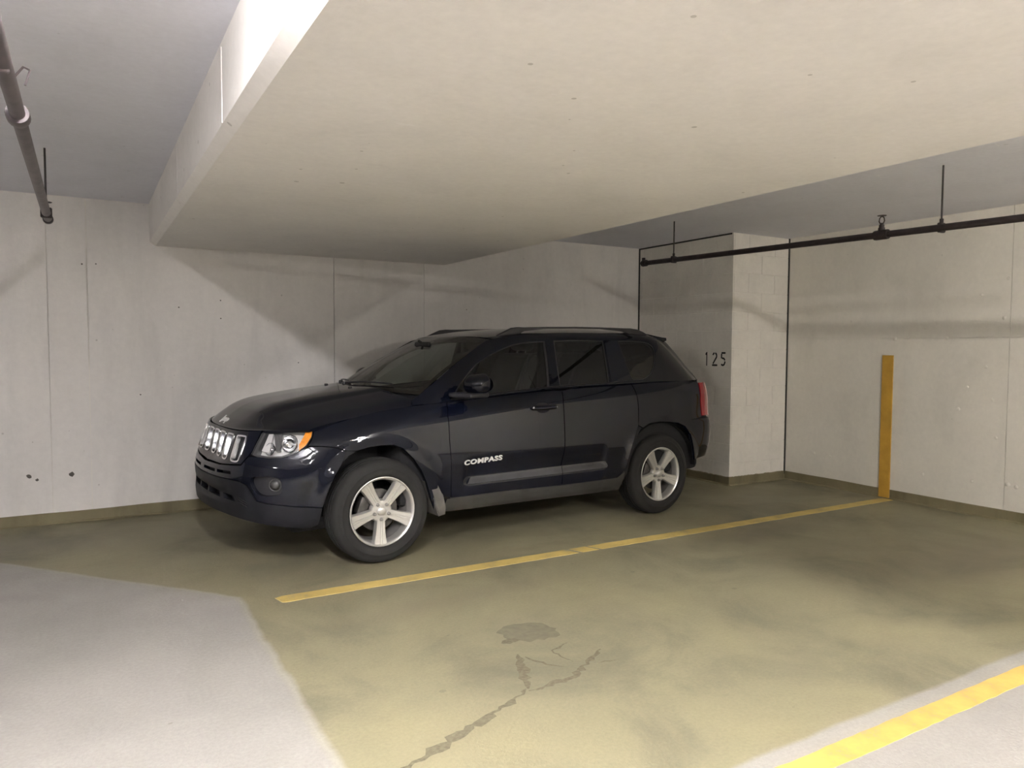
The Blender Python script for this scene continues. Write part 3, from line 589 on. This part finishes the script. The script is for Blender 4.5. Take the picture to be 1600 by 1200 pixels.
# lower cladding of the bumper with its air inlet
lo_top = [(0,.598),(.25,.600),(.50,.602),(.597,.597),(.654,.580),(.693,.531),(.728,.484),(.811,.467),(.969,.448)]+SX([(-.423,.430)])
lo_bot = [(1.118,.322),(1.075,.303),(1.03,.300),(.885,.322),(.713,.346),(.55,.365),(.408,.375),(.2,.378)]
full = lo_top+lo_bot+[(0,.378)]+[(-a, b) for a, b in reversed(lo_bot)]+[(-a, b) for a, b in reversed(lo_top)][:-1]
in1 = [(.40,.510),(.53,.503),(.55,.468),(.42,.470)]; in2 = [(.13,.517),(.345,.513),(.36,.472),(.13,.474)]; in3 = [(-.10,.517),(.10,.517),(.10,.474),(-.10,.474)]
bc = panel('bumper_cladding', body, full, grey, holes=[in1, in2, in3, mir(in1), mir(in2)], du=.022, dv=.016, rim=.05, off=.003)
panel('inlet_backing', body, [(-.62,.455),(.62,.455),(.62,.525),(-.62,.525)], MAT['shell_black'], bc, off=-.05, rim=0)
for zc_ in (.498,.484,.470):
    for sg in (1, -1):
        V = []; 
        for k in range(9):
            s_ = (.585+.075*k/8)*sg; q = body(s_, zc_-.0016*k*2); n_ = surf_normals(body, np.array([s_]), np.array([zc_]))[0]; h = .0035*(1-abs(k/4-1)*.6)
            V += [q+n_*.005+np.array([0,0,h]), q+n_*.009, q+n_*.005-np.array([0,0,h])]
        mesh_obj('inlet_fin', V, [(3*k+i,3*k+i+1,3*k+i+4,3*k+i+3) for k in range(8) for i in (0,1)], plast, bc, True)
# --- grille panel with seven chrome-rimmed openings
gh = [(0,.676),(.30,.684),(.595,.708),(.645,.764),(.668,.80),(.702,.917),(.55,.906),(.25,.900),(0,.899)]
slots = []
for i in range(-3, 4):
    c = .1725*i; lean = .006*np.sign(i)*min(abs(i), 1)
    slots.append(smooth_loop([(c-.051,.735),(c-.030,.718),(c+.030,.718),(c+.051,.735),(c+.055,.80),(c+.058,.864),(c+.045,.877),(c-.045,.877),(c-.058,.864),(c-.055,.80)], 3))
gp = panel('grille_panel', body, gh+[(-a, b) for a, b in reversed(gh)][1:-1], paint, holes=slots, du=.02, dv=.016, rim=.01)
def rim_loop(name, loop, w_in, w_out, depth, mat, parent, proud=.004):
    L = np.array(loop); m = len(L); c = L.mean(0); V = []; Fc = []
    for k, (f, o_) in enumerate(((w_out, -.004), (w_out, proud), (-w_in, proud), (-w_in-.004, -depth))):
        t = L-c; ln = np.linalg.norm(t, axis=1, keepdims=True); tg = np.roll(L, -1, 0)-np.roll(L, 1, 0); nn = np.stack([tg[:, 1], -tg[:, 0]], 1); nn /= np.linalg.norm(nn, axis=1, keepdims=True); nn *= np.sign((nn*t).sum(1))[:, None]
        Q = L+nn*f; n3 = surf_normals(body, Q[:, 0], Q[:, 1]); V += list(body(Q[:, 0], Q[:, 1])+n3*o_)
    for r_ in range(3):
        for i in range(m): j = (i+1) % m; Fc.append((r_*m+i, r_*m+j, (r_+1)*m+j, (r_+1)*m+i))
    bm = bmesh.new(); bv = [bm.verts.new(v) for v in V]
    for f in Fc: bm.faces.new([bv[i] for i in f])
    return bm_obj(name, bm, mat, parent, True, 40)
for L in slots:
    rim_loop('grille_surround', L, .007, .003, .045, MAT['chrome'], gp)
    c = np.mean(L, 0)
    panel('grille_mesh', body, [(c[0]+(a-c[0])*.95, c[1]+(b-c[1])*.95) for a, b in L], MAT['shell_black'], gp, off=-.044, rim=0)
# --- headlamps
lamp = [(.668,.773),(.700,.763),(.806,.755),(.890,.759),(.980,.785),(1.047,.830),(1.085,.880),(1.098,.916),(1.05,.922),(.93,.920),(.80,.920),(.722,.914),(.690,.84)]
hl = panel('headlamp', body, lamp, MAT['lamp_lens'], du=.02, dv=.02, off=.001, rim=.004, mirror=True)
for o, fl2 in zip(hl, (False, True)):
    def side(ob):
        if isinstance(ob, list): ob = ob[0]
        if fl2:
            for v in ob.data.vertices: v.co.y *= -1
            ob.data.flip_normals()
        return ob
    side(panel('lamp_housing', body, lamp, MAT['reflector'], o, off=-.055, rim=0, du=.02, dv=.02))
    side(panel('lamp_surround', body, lamp, MAT['lamp_dark'], o, holes=[[(.700,.778),(.80,.766),(.886,.769),(.978,.794),(1.035,.836),(1.070,.884),(1.08,.910),(.95,.912),(.742,.906),(.718,.85)]], off=-.010, rim=.045, du=.02, dv=.02))
    side(panel('turn_signal', body, [(1.000,.798),(1.046,.832),(1.083,.880),(1.094,.914),(1.050,.914),(1.035,.885),(1.000,.835)], MAT['amber'], o, off=-.006, rim=.03, du=.015, dv=.015))
    side(panel('lamp_divider', body, [(.842,.800),(.872,.800),(.880,.908),(.812,.908)], MAT['lamp_dark'], o, off=-.016, rim=.03, du=.015, dv=.015))
    side(panel('inner_reflector', body, [(.728,.800),(.79,.790),(.800,.905),(.762,.905)], MAT['reflector'], o, off=-.022, rim=.02, du=.015, dv=.015))
    for s_, z_, r_ in ((.935,.845,.052),(.795,.812,.036)):
        c = body(s_, z_); n_ = surf_normals(body, np.array([s_]), np.array([z_]))[0]
        if fl2: c = c*np.array([1,-1,1]); n_ = n_*np.array([1,-1,1])
        d = Vector(n_)*.7+Vector((-1,0,0))*.5; d.normalize(); M = Matrix.Translation(Vector(c)-Vector(n_)*.014)@d.to_track_quat('Z', 'Y').to_matrix().to_4x4()
        lathe('reflector_bowl', [(r_,0),(r_*.97,-.006),(r_*.8,-.022),(r_*.5,-.036),(.008,-.042),(0,-.042)], MAT['chrome'], o, 28, 'z').matrix_local = M
        lathe('bulb', [(0,-.010),(.008,-.012),(.010,-.024),(.006,-.040)], MAT['lamp_lens'] if r_ < .04 else MAT['reflector'], o, 12, 'z').matrix_local = M
        lathe('bowl_ring', [(r_,-.004),(r_*1.08,0),(r_*1.1,-.006),(r_,-.01)], MAT['chrome'], o, 28, 'z', closed=True).matrix_local = M
# --- bonnet, windscreen, roof
hd = panel('hood', hood, [(0,-1),(1,-1),(1,-.75),(1,-.5),(1,0),(1,.5),(1,.75),(1,1),(0,1),(0,.5),(0,0),(0,-.5)], paint, du=.025, dv=.03, rim=.02, eps=3e-3)
for s_, u_ in ((.30,.90),(-.30,.90)):
    q = hood(u_, s_); bm = bmesh.new(); add_box(bm, (q[0]-.012,q[1]-.010,q[2]-.004), (q[0]+.014,q[1]+.010,q[2]+.010), .004); bm_obj('washer_nozzle', bm, plast, hd, True, 40)
panel('cowl', lambda u, w_: hood(np.ones_like(u)*1.0, w_)*(1-u)[..., None]+(screen(np.zeros_like(u), w_*1.0)+np.array([.02,0,-.012]))*u[..., None], [(0,-1),(1,-1),(1,-.5),(1,0),(1,.5),(1,1),(0,1),(0,.5),(0,0),(0,-.5)], plast, du=.2, dv=.05, rim=0, eps=1e-2, off=-.004)
ws = panel('windscreen', screen, [(0,-1),(1,-1),(1,-.5),(1,0),(1,.5),(1,1),(0,1),(0,.5),(0,0),(0,-.5)], MAT['screen_glass'], du=.05, dv=.06, rim=0, eps=5e-3)
panel('screen_frit', screen, [(0,-1),(1,-1),(1,-.5),(1,0),(1,.5),(1,1),(0,1),(0,.5),(0,0),(0,-.5)], MAT['shell_black'], ws, holes=[[(.05,-.95),(.965,-.945),(.965,0),(.965,.945),(.05,.95),(.05,0)]], du=.05, dv=.06, rim=0, eps=5e-3, off=-.003)
rfx = lambda a: float(np.interp(a, [0,.43,.78,1], [.936,.952,.985,1.028]))
ro = panel('roof', roof, [(rfx(abs(a)), a) for a in np.linspace(-1, 1, 17)]+[(x, 1) for x in (1.3,1.7,2.1,2.5,2.9)]+[(2.95,.5),(2.95,0),(2.95,-.5)]+[(x, -1) for x in (2.9,2.5,2.1,1.7,1.3)], paint, du=.05, dv=.06, rim=.01, eps=4e-3)
# --- side frames with window openings and the glass in them
zg = lambda x: float(_rg(x))-.001
win_f = smooth_loop([(.575,1.092),(.630,1.163),(.712,1.241),(.797,1.312),(.897,1.370),(1.017,1.423),(1.176,1.474),(1.331,1.497),(1.500,1.507),(1.476,1.292),(1.453,1.142),(1.090,1.114),(.75,1.092)], 4, corners=(0,8,10))
win_r = smooth_loop([(1.553,1.150),(1.562,1.316),(1.583,1.511),(1.824,1.518),(2.120,1.517),(2.106,1.364),(2.086,1.160),(1.784,1.152)], 4, corners=(0,2,4,6))
win_q = smooth_loop([(2.277,1.516),(2.476,1.517),(2.640,1.502),(2.705,1.450),(2.690,1.361),(2.645,1.277),(2.576,1.214),(2.475,1.178),(2.378,1.174),(2.340,1.21),(2.306,1.363)], 4, corners=(0,))
fo = [(.268,1.049)]+[(float(XA(z)), z) for z in (1.08,1.113,1.2,1.278,1.35,1.413,1.47,1.505)]+[(1.028,zg(1.028))]+[(x, zg(x)) for x in (1.1,1.2,1.4,1.7,2.0,2.3,2.6,2.8)]+[(2.93,1.535)]+[(float(XD(z)), z) for z in (1.50,1.40,1.30,1.20,1.158)]+[(3.1,1.155)]+[top(x,.004) for x in (2.9,2.6,2.2,1.8,1.4,1.0,.7,.5,.38)]
sf = panel('side_frame', gside, fo, paint, holes=[win_f, win_r, win_q], du=.035, dv=.03, rim=.022, mirror=True)
def inset(L, f): c = np.mean(L, 0); return [tuple(c+(np.array(q)-c)*f) for q in L]
for L, nm, mt in ((win_f, 'front_window', 'window_clear'), (win_r, 'rear_window', 'window_tint'), (win_q, 'quarter_window', 'window_tint')):
    G = panel(nm, gside, L, MAT[mt], off=-.010, rim=0, du=.05, dv=.05, mirror=True)
    for sgi, o in enumerate(G):
        sl = panel('window_seal', gside, L, plast, o, holes=[inset(L, .955)], off=-.004, rim=.006, du=.05, dv=.05)
        if sgi:
            for v in sl.data.vertices: v.co.y *= -1
            sl.data.flip_normals()
# handle panel in the rear door frame, and belt moulding
panel('pillar_trim', gside, [(2.128,1.515),(2.262,1.516),(2.285,1.34),(2.322,1.165),(2.100,1.158),(2.114,1.36)], paint, off=.003, rim=.005, mirror=True, du=.04, dv=.04)
for sg in (1, -1):
    pts = []
    for x in np.linspace(.56, 2.47, 30):
        q = gside(x, ZTOP(x)+.010+(.0 if x < 2.3 else (x-2.3)*.03)); pts.append((q[0], (q[1]-.004)*sg, q[2]))
    tube('belt_moulding', pts, .0065, grey, car, 8)
# --- rear
panel('rear_bumper', body, SX([(2.99,.690),(2.955,.770),(3.018,.806),(3.16,.812),(3.30,.806)])+[(float(s_of_yr(.5)),.800),(SMAX,.800),(SMAX,.45),(float(s_of_yr(.5)),.45)]+SX([(3.36,.452),(3.20,.452),(3.052,.447),(3.027,.553)]), paint, du=.03, dv=.025, rim=.03, mirror=True)
panel('tail_lamp', body, SX([(3.203,1.135),(3.174,.98),(3.190,.836),(3.34,.832),(3.455,.836),(3.445,1.0),(3.42,1.135)]), MAT['tail_red'], du=.02, dv=.02, rim=.02, off=.006, mirror=True)
panel('tailgate', body, [(float(s_of_yr(.60)),.812),(SMAX,.812),(SMAX,1.145),(float(s_of_yr(.60)),1.145)], paint, du=.04, dv=.04, rim=.02, mirror=True)
panel('rear_screen', tail, [(-.94,1.17),(0,1.17),(.94,1.17),(.94,1.50),(0,1.50),(-.94,1.50)], MAT['window_tint'], du=.08, dv=.04, rim=0, eps=4e-3, off=-.004)
panel('tailgate_frame', tail, [(-1,1.15),(0,1.15),(1,1.15),(1,1.525),(0,1.525),(-1,1.525)], paint, holes=[[(-.93,1.18),(.93,1.18),(.93,1.495),(-.93,1.495)]], du=.08, dv=.04, rim=.01, eps=4e-3)
V = []; Fc = []; n = 24
for k in range(n+1):
    a = -1+2*k/n; y = .60*a; rz_ = float(roof(2.80, abs(a)*.95)[2]); xe = 3.035-.075*abs(a)**3
    for x, z in ((2.80,rz_+.002),(2.90,rz_-.012),(xe,1.556-.010*a*a),(xe+.004,1.532-.010*a*a),(xe-.02,1.522-.008*a*a),(2.86,1.525)): V.append((x,y,z))
for k in range(n):
    for i in range(6): j = (i+1) % 6; Fc.append((6*k+i,6*k+j,6*(k+1)+j,6*(k+1)+i))
Fc += [tuple(range(6)), tuple(6*n+i for i in range(6))[::-1]]
sp_ = mesh_obj('spoiler', V, Fc, paint, car, True); sp_.data.set_sharp_from_angle(angle=math.radians(30))
# --- roof rails
for sg in (1, -1):
    V = []; Fc = []; xs_ = [1.10,1.16,1.235,1.30,1.36,1.6,1.9,2.2,2.45,2.54,2.62,2.70,2.76]; up_ = [.002,.022,.046,.048,.043,.040,.040,.040,.041,.044,.040,.022,.002]; dn = [-.01,-.01,-.01,-.01,.012,.024,.025,.024,.012,-.01,-.01,-.01,-.01]
    for x, u_, d_ in zip(xs_, up_, dn):
        b = roof(x, .90); y0 = b[1]; w_ = .016
        for dy, dz in ((-w_,d_),(-w_,u_-.006),(-w_*.5,u_),(w_*.5,u_),(w_,u_-.006),(w_,d_)): V.append((x,(y0+dy)*sg,b[2]+dz))
    for k in range(len(xs_)-1):
        for i in range(6): j = (i+1) % 6; Fc.append((6*k+i,6*k+j,6*k+6+j,6*k+6+i))
    Fc += [tuple(range(6)), tuple(6*(len(xs_)-1)+i for i in range(6))]
    bm = bmesh.new(); bv = [bm.verts.new(v) for v in V]; [bm.faces.new([bv[i] for i in f]) for f in Fc]; bm_obj('roof_rail', bm, plast, car, True, 50)
# --- mirrors
for sg in (1, -1):
    bm = bmesh.new(); bmesh.ops.create_cube(bm, size=1)
    for v in bm.verts: v.co = Vector((v.co.x*.170, v.co.y*.19, v.co.z*.150))
    bmesh.ops.bevel(bm, geom=list(bm.edges), offset=.068, segments=7, profile=.5, affect='EDGES')
    for v in bm.verts:
        t = v.co.x/.085; v.co.z *= 1-.16*t*(-1); v.co.y *= 1-.10*max(0, -t); v.co.z += .006*t
        if v.co.z < -.05: v.co.z *= .93
    mr = bm_obj('wing_mirror', bm, paint, car, True, 50); mr.location = (.672,-.968*sg,1.192); mr.rotation_euler = (0,0,math.radians(14*sg))
    me_ = lathe('mirror_glass', [(0,.002),(.07,.002),(.072,-.004)], MAT['chrome'], mr, 28, 'x'); me_.location = (.085,0,0); me_.scale = (1,1.15,.82)
    slab_pts = [(-.10,-.082),(.02,-.075),(.035,-.052),(-.09,-.055)]
    bm = bmesh.new(); add_box(bm, (-.13,-.02*sg-.05,-.090), (.055,.125*sg+.03*sg if sg > 0 else -.02*sg+.0, -.058) if sg > 0 else (.055,.05,-.058), .010); o = bm_obj('mirror_foot', bm, plast, mr, True, 50)
# --- handles, lettering, badge
for o, sg in zip(DF, (1, -1)):
    hx = [1.225,1.25,1.285,1.34,1.40,1.44,1.462]; hr = [.010,.017,.016,.016,.016,.017,.011]; ho = [.004,.016,.026,.030,.027,.018,.006]
    pts = []
    for x, of in zip(hx, ho): q = body(s_of_x(x), .992+.012*(x-1.34)); pts.append((q[0], (q[1]-of)*sg, q[2]))
    tube('door_handle', pts, hr, paint, o, 12)
    cup = [(1.335+.070*math.cos(a), .991+.040*math.sin(a)) for a in np.linspace(0, 2*math.pi, 24, endpoint=False)]
    cp = panel('handle_cup', body, SX(cup), MAT['shell_black'], o, off=.0012, rim=0, du=.02, dv=.02)
    if sg < 0:
        for v in cp.data.vertices: v.co.y *= -1
        cp.data.flip_normals()
    for x in (1.238,1.452):
        q = body(s_of_x(x), .994); lathe('handle_glint', [(0,-.006),(.007,-.004),(.0105,.001)], MAT['chrome'], o, 12, loc=(q[0], (q[1]-(.020 if x < 1.3 else .022))*sg, q[2]))  # chrome dots added as the bright glints at the handle's ends
def text_mesh(name, txt, size, ext, mat, parent, bold=0, shear=0, space=1.0):
    cu = bpy.data.curves.new(name, 'FONT'); cu.body = txt; cu.size = size; cu.extrude = ext; cu.offset = bold; cu.align_x = 'LEFT'; cu.shear = shear; cu.space_character = space; cu.resolution_u = 3
    t = bpy.data.objects.new(name, cu); COL.objects.link(t); dg = bpy.context.evaluated_depsgraph_get(); me = bpy.data.meshes.new_from_object(t.evaluated_get(dg)); bpy.data.objects.remove(t); bpy.data.curves.remove(cu)
    me.materials.clear(); me.materials.append(mat); o = bpy.data.objects.new(name, me); return link(o, parent)
lt = text_mesh('lettering', 'COMPASS', .060, .003, MAT['letter_silver'], DF[0], bold=.0023, space=1.12)
xs_ = [v.co.x for v in lt.data.vertices]; k_ = (.944-.618)/(max(xs_)-min(xs_))
for v in lt.data.vertices:
    x = .618+(v.co.x-min(xs_))*k_; z = .612+v.co.y*.82+.045*(x-.618); q = body(s_of_x(x), z); v.co = (q[0], q[1]-.003-v.co.z, q[2])
bd = text_mesh('badge', 'Jeep', .085, .003, MAT['letter_silver'], hd, bold=.0018)
xs_ = [v.co.x for v in bd.data.vertices]; mx_ = (max(xs_)+min(xs_))/2
for v in bd.data.vertices:
    lx, ly, lz = v.co.x-mx_, v.co.y, v.co.z; u_ = .022+(.012+ly)*.62; q = hood(u_, -lx*-1*1.0/.88); n_ = surf_normals(hood, np.array([u_]), np.array([lx/.88]), 3e-3, 3e-3)[0]; v.co = Vector(q)+Vector(n_)*(lz+.003)
# --- wipers
for y0, y1, x0 in ((.10,-.46,.19),(.60,.12,.30)):
    a = screen(.05, -y0/.715); pts = []
    for k in range(9):
        t = k/8; wv = -(y0+(y1-y0)*t)/.70; q = screen(.045+.035*t+.02*math.sin(t*3), wv); pts.append((q[0]-.012,q[1],q[2]+.016))
    wp = tube('wiper', pts, [.009,.008,.007,.006,.006,.006,.006,.006,.004], plast, car, 8)
    lathe('wiper_pivot', [(0,.02),(.014,.018),(.018,0),(.018,-.02)], plast, wp, 12, 'z', loc=(pts[0][0]-.01,pts[0][1],pts[0][2]-.01))
# --- wheels
def make_wheel(cx, far, src=None):
    y = -.762 if not far else .762; rot = 0 if not far else math.pi
    if src:
        out = []
        for o in src:
            c = o.copy(); COL.objects.link(c); c.parent = car; c.location = (cx,y,.352); c.rotation_euler = (0,0,rot)
            for ch in o.children: d = ch.copy(); COL.objects.link(d); d.parent = c
        return
    pr_ = [(.228,-.080),(.2355,-.094),(.243,-.1065),(.262,-.113),(.285,-.1135),(.287,-.1150),(.291,-.1150),(.293,-.1130),(.310,-.1085),(.328,-.101),(.340,-.092),(.347,-.078),(.350,-.064),(.3505,-.056),(.344,-.054),(.344,-.046),(.3515,-.044),(.3518,-.022),(.345,-.020),(.345,-.012),(.352,-.010)]
    pr_ = pr_+[(r, -h) for r, h in reversed(pr_)]
    t = lathe('tire', pr_, MAT['rubber'], car, 72, loc=(cx,y,.352), angle=45)
    rm = lathe('alloy_wheel', [(.230,-.080),(.2360,-.0955),(.2350,-.1030),(.2310,-.1040),(.2250,-.1000),(.2200,-.0960),(.2165,-.088),(.2120,-.066),(.2085,-.040),(.2050,-.01),(.2050,.08),(.222,.088),(.228,.09),(.222,.0)], MAT['alloy'], car, 72, loc=(cx,y,.352), angle=40)
    back = lathe('wheel_barrel', [(.204,-.045),(.203,.0),(.203,.07)], MAT['alloy_inner'], rm, 48)
    for k in range(5):
        th = math.radians(-90+72*k-4); rs = [.045,.062,.085,.12,.155,.185,.205,.2215]; hw_ = [.030,.0315,.0325,.035,.039,.0435,.047,.049]; fy = [-.080,-.0815,-.083,-.0865,-.0900,-.0935,-.0960,-.0985]
        tt = [-1,-1,-.88,-.33,-.28,-.10,-.05,.05,.10,.28,.33,.88,1,1]; oo = [.042,.010,.0,.0,.0032,.0032,.0,.0,.0032,.0032,.0,.0,.010,.042]; V = []; Fc = []; m = len(tt)
        for r, hw, f in zip(rs, hw_, fy):
            for t_, o_ in zip(tt, oo):
                rr = math.sqrt(max(r*r-(t_*hw*.999)**2, 1e-6)) if r > .2 else r
                a_, b_ = rr, t_*hw; V.append((a_*math.cos(th)-b_*math.sin(th), f+o_*(1 if r > .06 else .6), a_*math.sin(th)+b_*math.cos(th)))
        for i in range(len(rs)-1):
            for j in range(m-1): Fc.append((i*m+j, i*m+j+1, (i+1)*m+j+1, (i+1)*m+j))
        bm = bmesh.new(); bv = [bm.verts.new(v) for v in V]; [bm.faces.new([bv[i] for i in f]) for f in Fc]; bm_obj('spoke', bm, MAT['alloy'], rm, True, 38)
        px_, pz_ = .0545*math.cos(th), .0545*math.sin(th)
        lathe('lug_nut', [(.0125,-.080),(.0125,-.086),(.0095,-.092),(.0085,-.100),(.005,-.1035),(0,-.104)], MAT['alloy_inner'], rm, 8, loc=(px_,0,pz_), angle=20)
    lathe('hub', [(0,-.078),(.034,-.079),(.058,-.081),(.070,-.079),(.078,-.068),(.080,-.045)], MAT['alloy'], rm, 40)
    lathe('hub_cap', [(0,-.0955),(.014,-.0950),(.026,-.092),(.031,-.087),(.032,-.078)], MAT['alloy'], rm, 32)
    lathe('brake_disc', [(0,-.02),(.075,-.035),(.078,-.018),(.142,-.018),(.142,.0),(.05,.0)], MAT['disc_steel'], rm, 40)
    bm = bmesh.new(); add_box(bm, (.085,-.05,-.06), (.155,.02,.06), .012); cal = bm_obj('brake_caliper', bm, MAT['disc_steel'], rm, True, 40); cal.rotation_euler = (0,math.radians(200),0)
    return [t, rm]
W0 = make_wheel(0, False)
for cx, far in ((2.634,False),(0,True),(2.634,True)): make_wheel(cx, far, W0)
# --- floor pan, cabin
box('floor_pan', (-.55,-.66,.235), (3.2,.66,.33), MAT['shell_black'], car, .03); box('engine_bay', (-.70,-.60,.36), (.10,.60,.84), MAT['shell_black'], car, .05); box('cabin_tub', (.15,-.80,.34), (3.2,.80,.98), MAT['shell_black'], car, .05)
def seat(x, y, wdt=.50, back=.62, rows=1):
    bm = bmesh.new(); add_box(bm, (x-.25,y-wdt/2,.90), (x+.27,y+wdt/2,1.00), .05, 4); c = len(bm.verts)
    P = [(x+.20,.98),(x+.33,.98),(x+.52,1.36),(x+.50,1.40),(x+.42,1.41),(x+.37,1.38)]
    a = [bm.verts.new((px,y-wdt/2*.94,pz)) for px, pz in P]; b = [bm.verts.new((px,y+wdt/2*.94,pz)) for px, pz in P]
    fs = [bm.faces.new(a), bm.faces.new(b[::-1])]+[bm.faces.new((a[i],b[i],b[(i+1)%6],a[(i+1)%6])) for i in range(6)]
    bmesh.ops.recalc_face_normals(bm, faces=fs); bmesh.ops.bevel(bm, geom=list({e for f in fs for e in f.edges}), offset=.025, segments=3, affect='EDGES')
    st = bm_obj('seat', bm, MAT['seat_cloth'], car, True, 40)
    bm = bmesh.new(); add_box(bm, (x+.43,y-.125,1.425), (x+.53,y+.125,1.545), .04, 4); bm_obj('headrest', bm, MAT['seat_cloth'], st, True, 40)
    for dy in (-.06,.06): tube('headrest_post', [(x+.465,y+dy,1.38),(x+.475,y+dy,1.44)], .007, MAT['silver_post'], st, 8)
seat(1.02,-.36); seat(1.02,.36); seat(1.93,-.40); seat(1.93,.40); seat(1.93,0,.32)
bm = bmesh.new(); V = []; prof = [(.30,.98),(.32,1.09),(.42,1.105),(.62,1.115),(.72,1.10),(.76,1.04),(.74,.95)]
a = [bm.verts.new((x,-.70,z)) for x, z in prof]; b = [bm.verts.new((x,.70,z)) for x, z in prof]
for i in range(len(prof)-1): bm.faces.new((a[i],a[i+1],b[i+1],b[i]))
bm.faces.new(a); bm.faces.new(b[::-1]); bm_obj('dashboard', bm, MAT['dash_plastic'], car, True, 30)
V, Fc = tube_geo([(.185*math.cos(6.2832*k/28), .185*math.sin(6.2832*k/28), 0) for k in range(29)], .016, 8, False); sw = mesh_obj('steering_wheel', V, Fc, MAT['dash_plastic'], car, True)
sw.location = (.90,-.37,1.07); sw.rotation_euler = (0,math.radians(-66),0)
for a_ in (90,210,330): tube('wheel_spoke', [(0,0,-.03),(.18*math.cos(math.radians(a_)),.18*math.sin(math.radians(a_)),0)], .016, MAT['dash_plastic'], sw, 8)
bm = bmesh.new(); add_box(bm, (.74,-.12,1.435), (.775,.12,1.495), .015, 3); iv = bm_obj('inner_mirror', bm, MAT['dash_plastic'], car, True, 40); tube('mirror_stalk', [(.76,0,1.48),(.72,0,1.505)], .01, MAT['dash_plastic'], iv, 8)
for sg in (1, -1): box('b_pillar', (1.49,.60*sg-.03,.98), (1.57,.60*sg+.03,1.50), MAT['dash_plastic'], car, .015)
box('headlining', (1.15,-.54,1.50), (2.75,.54,1.515), MAT['dash_plastic'], car, .005)
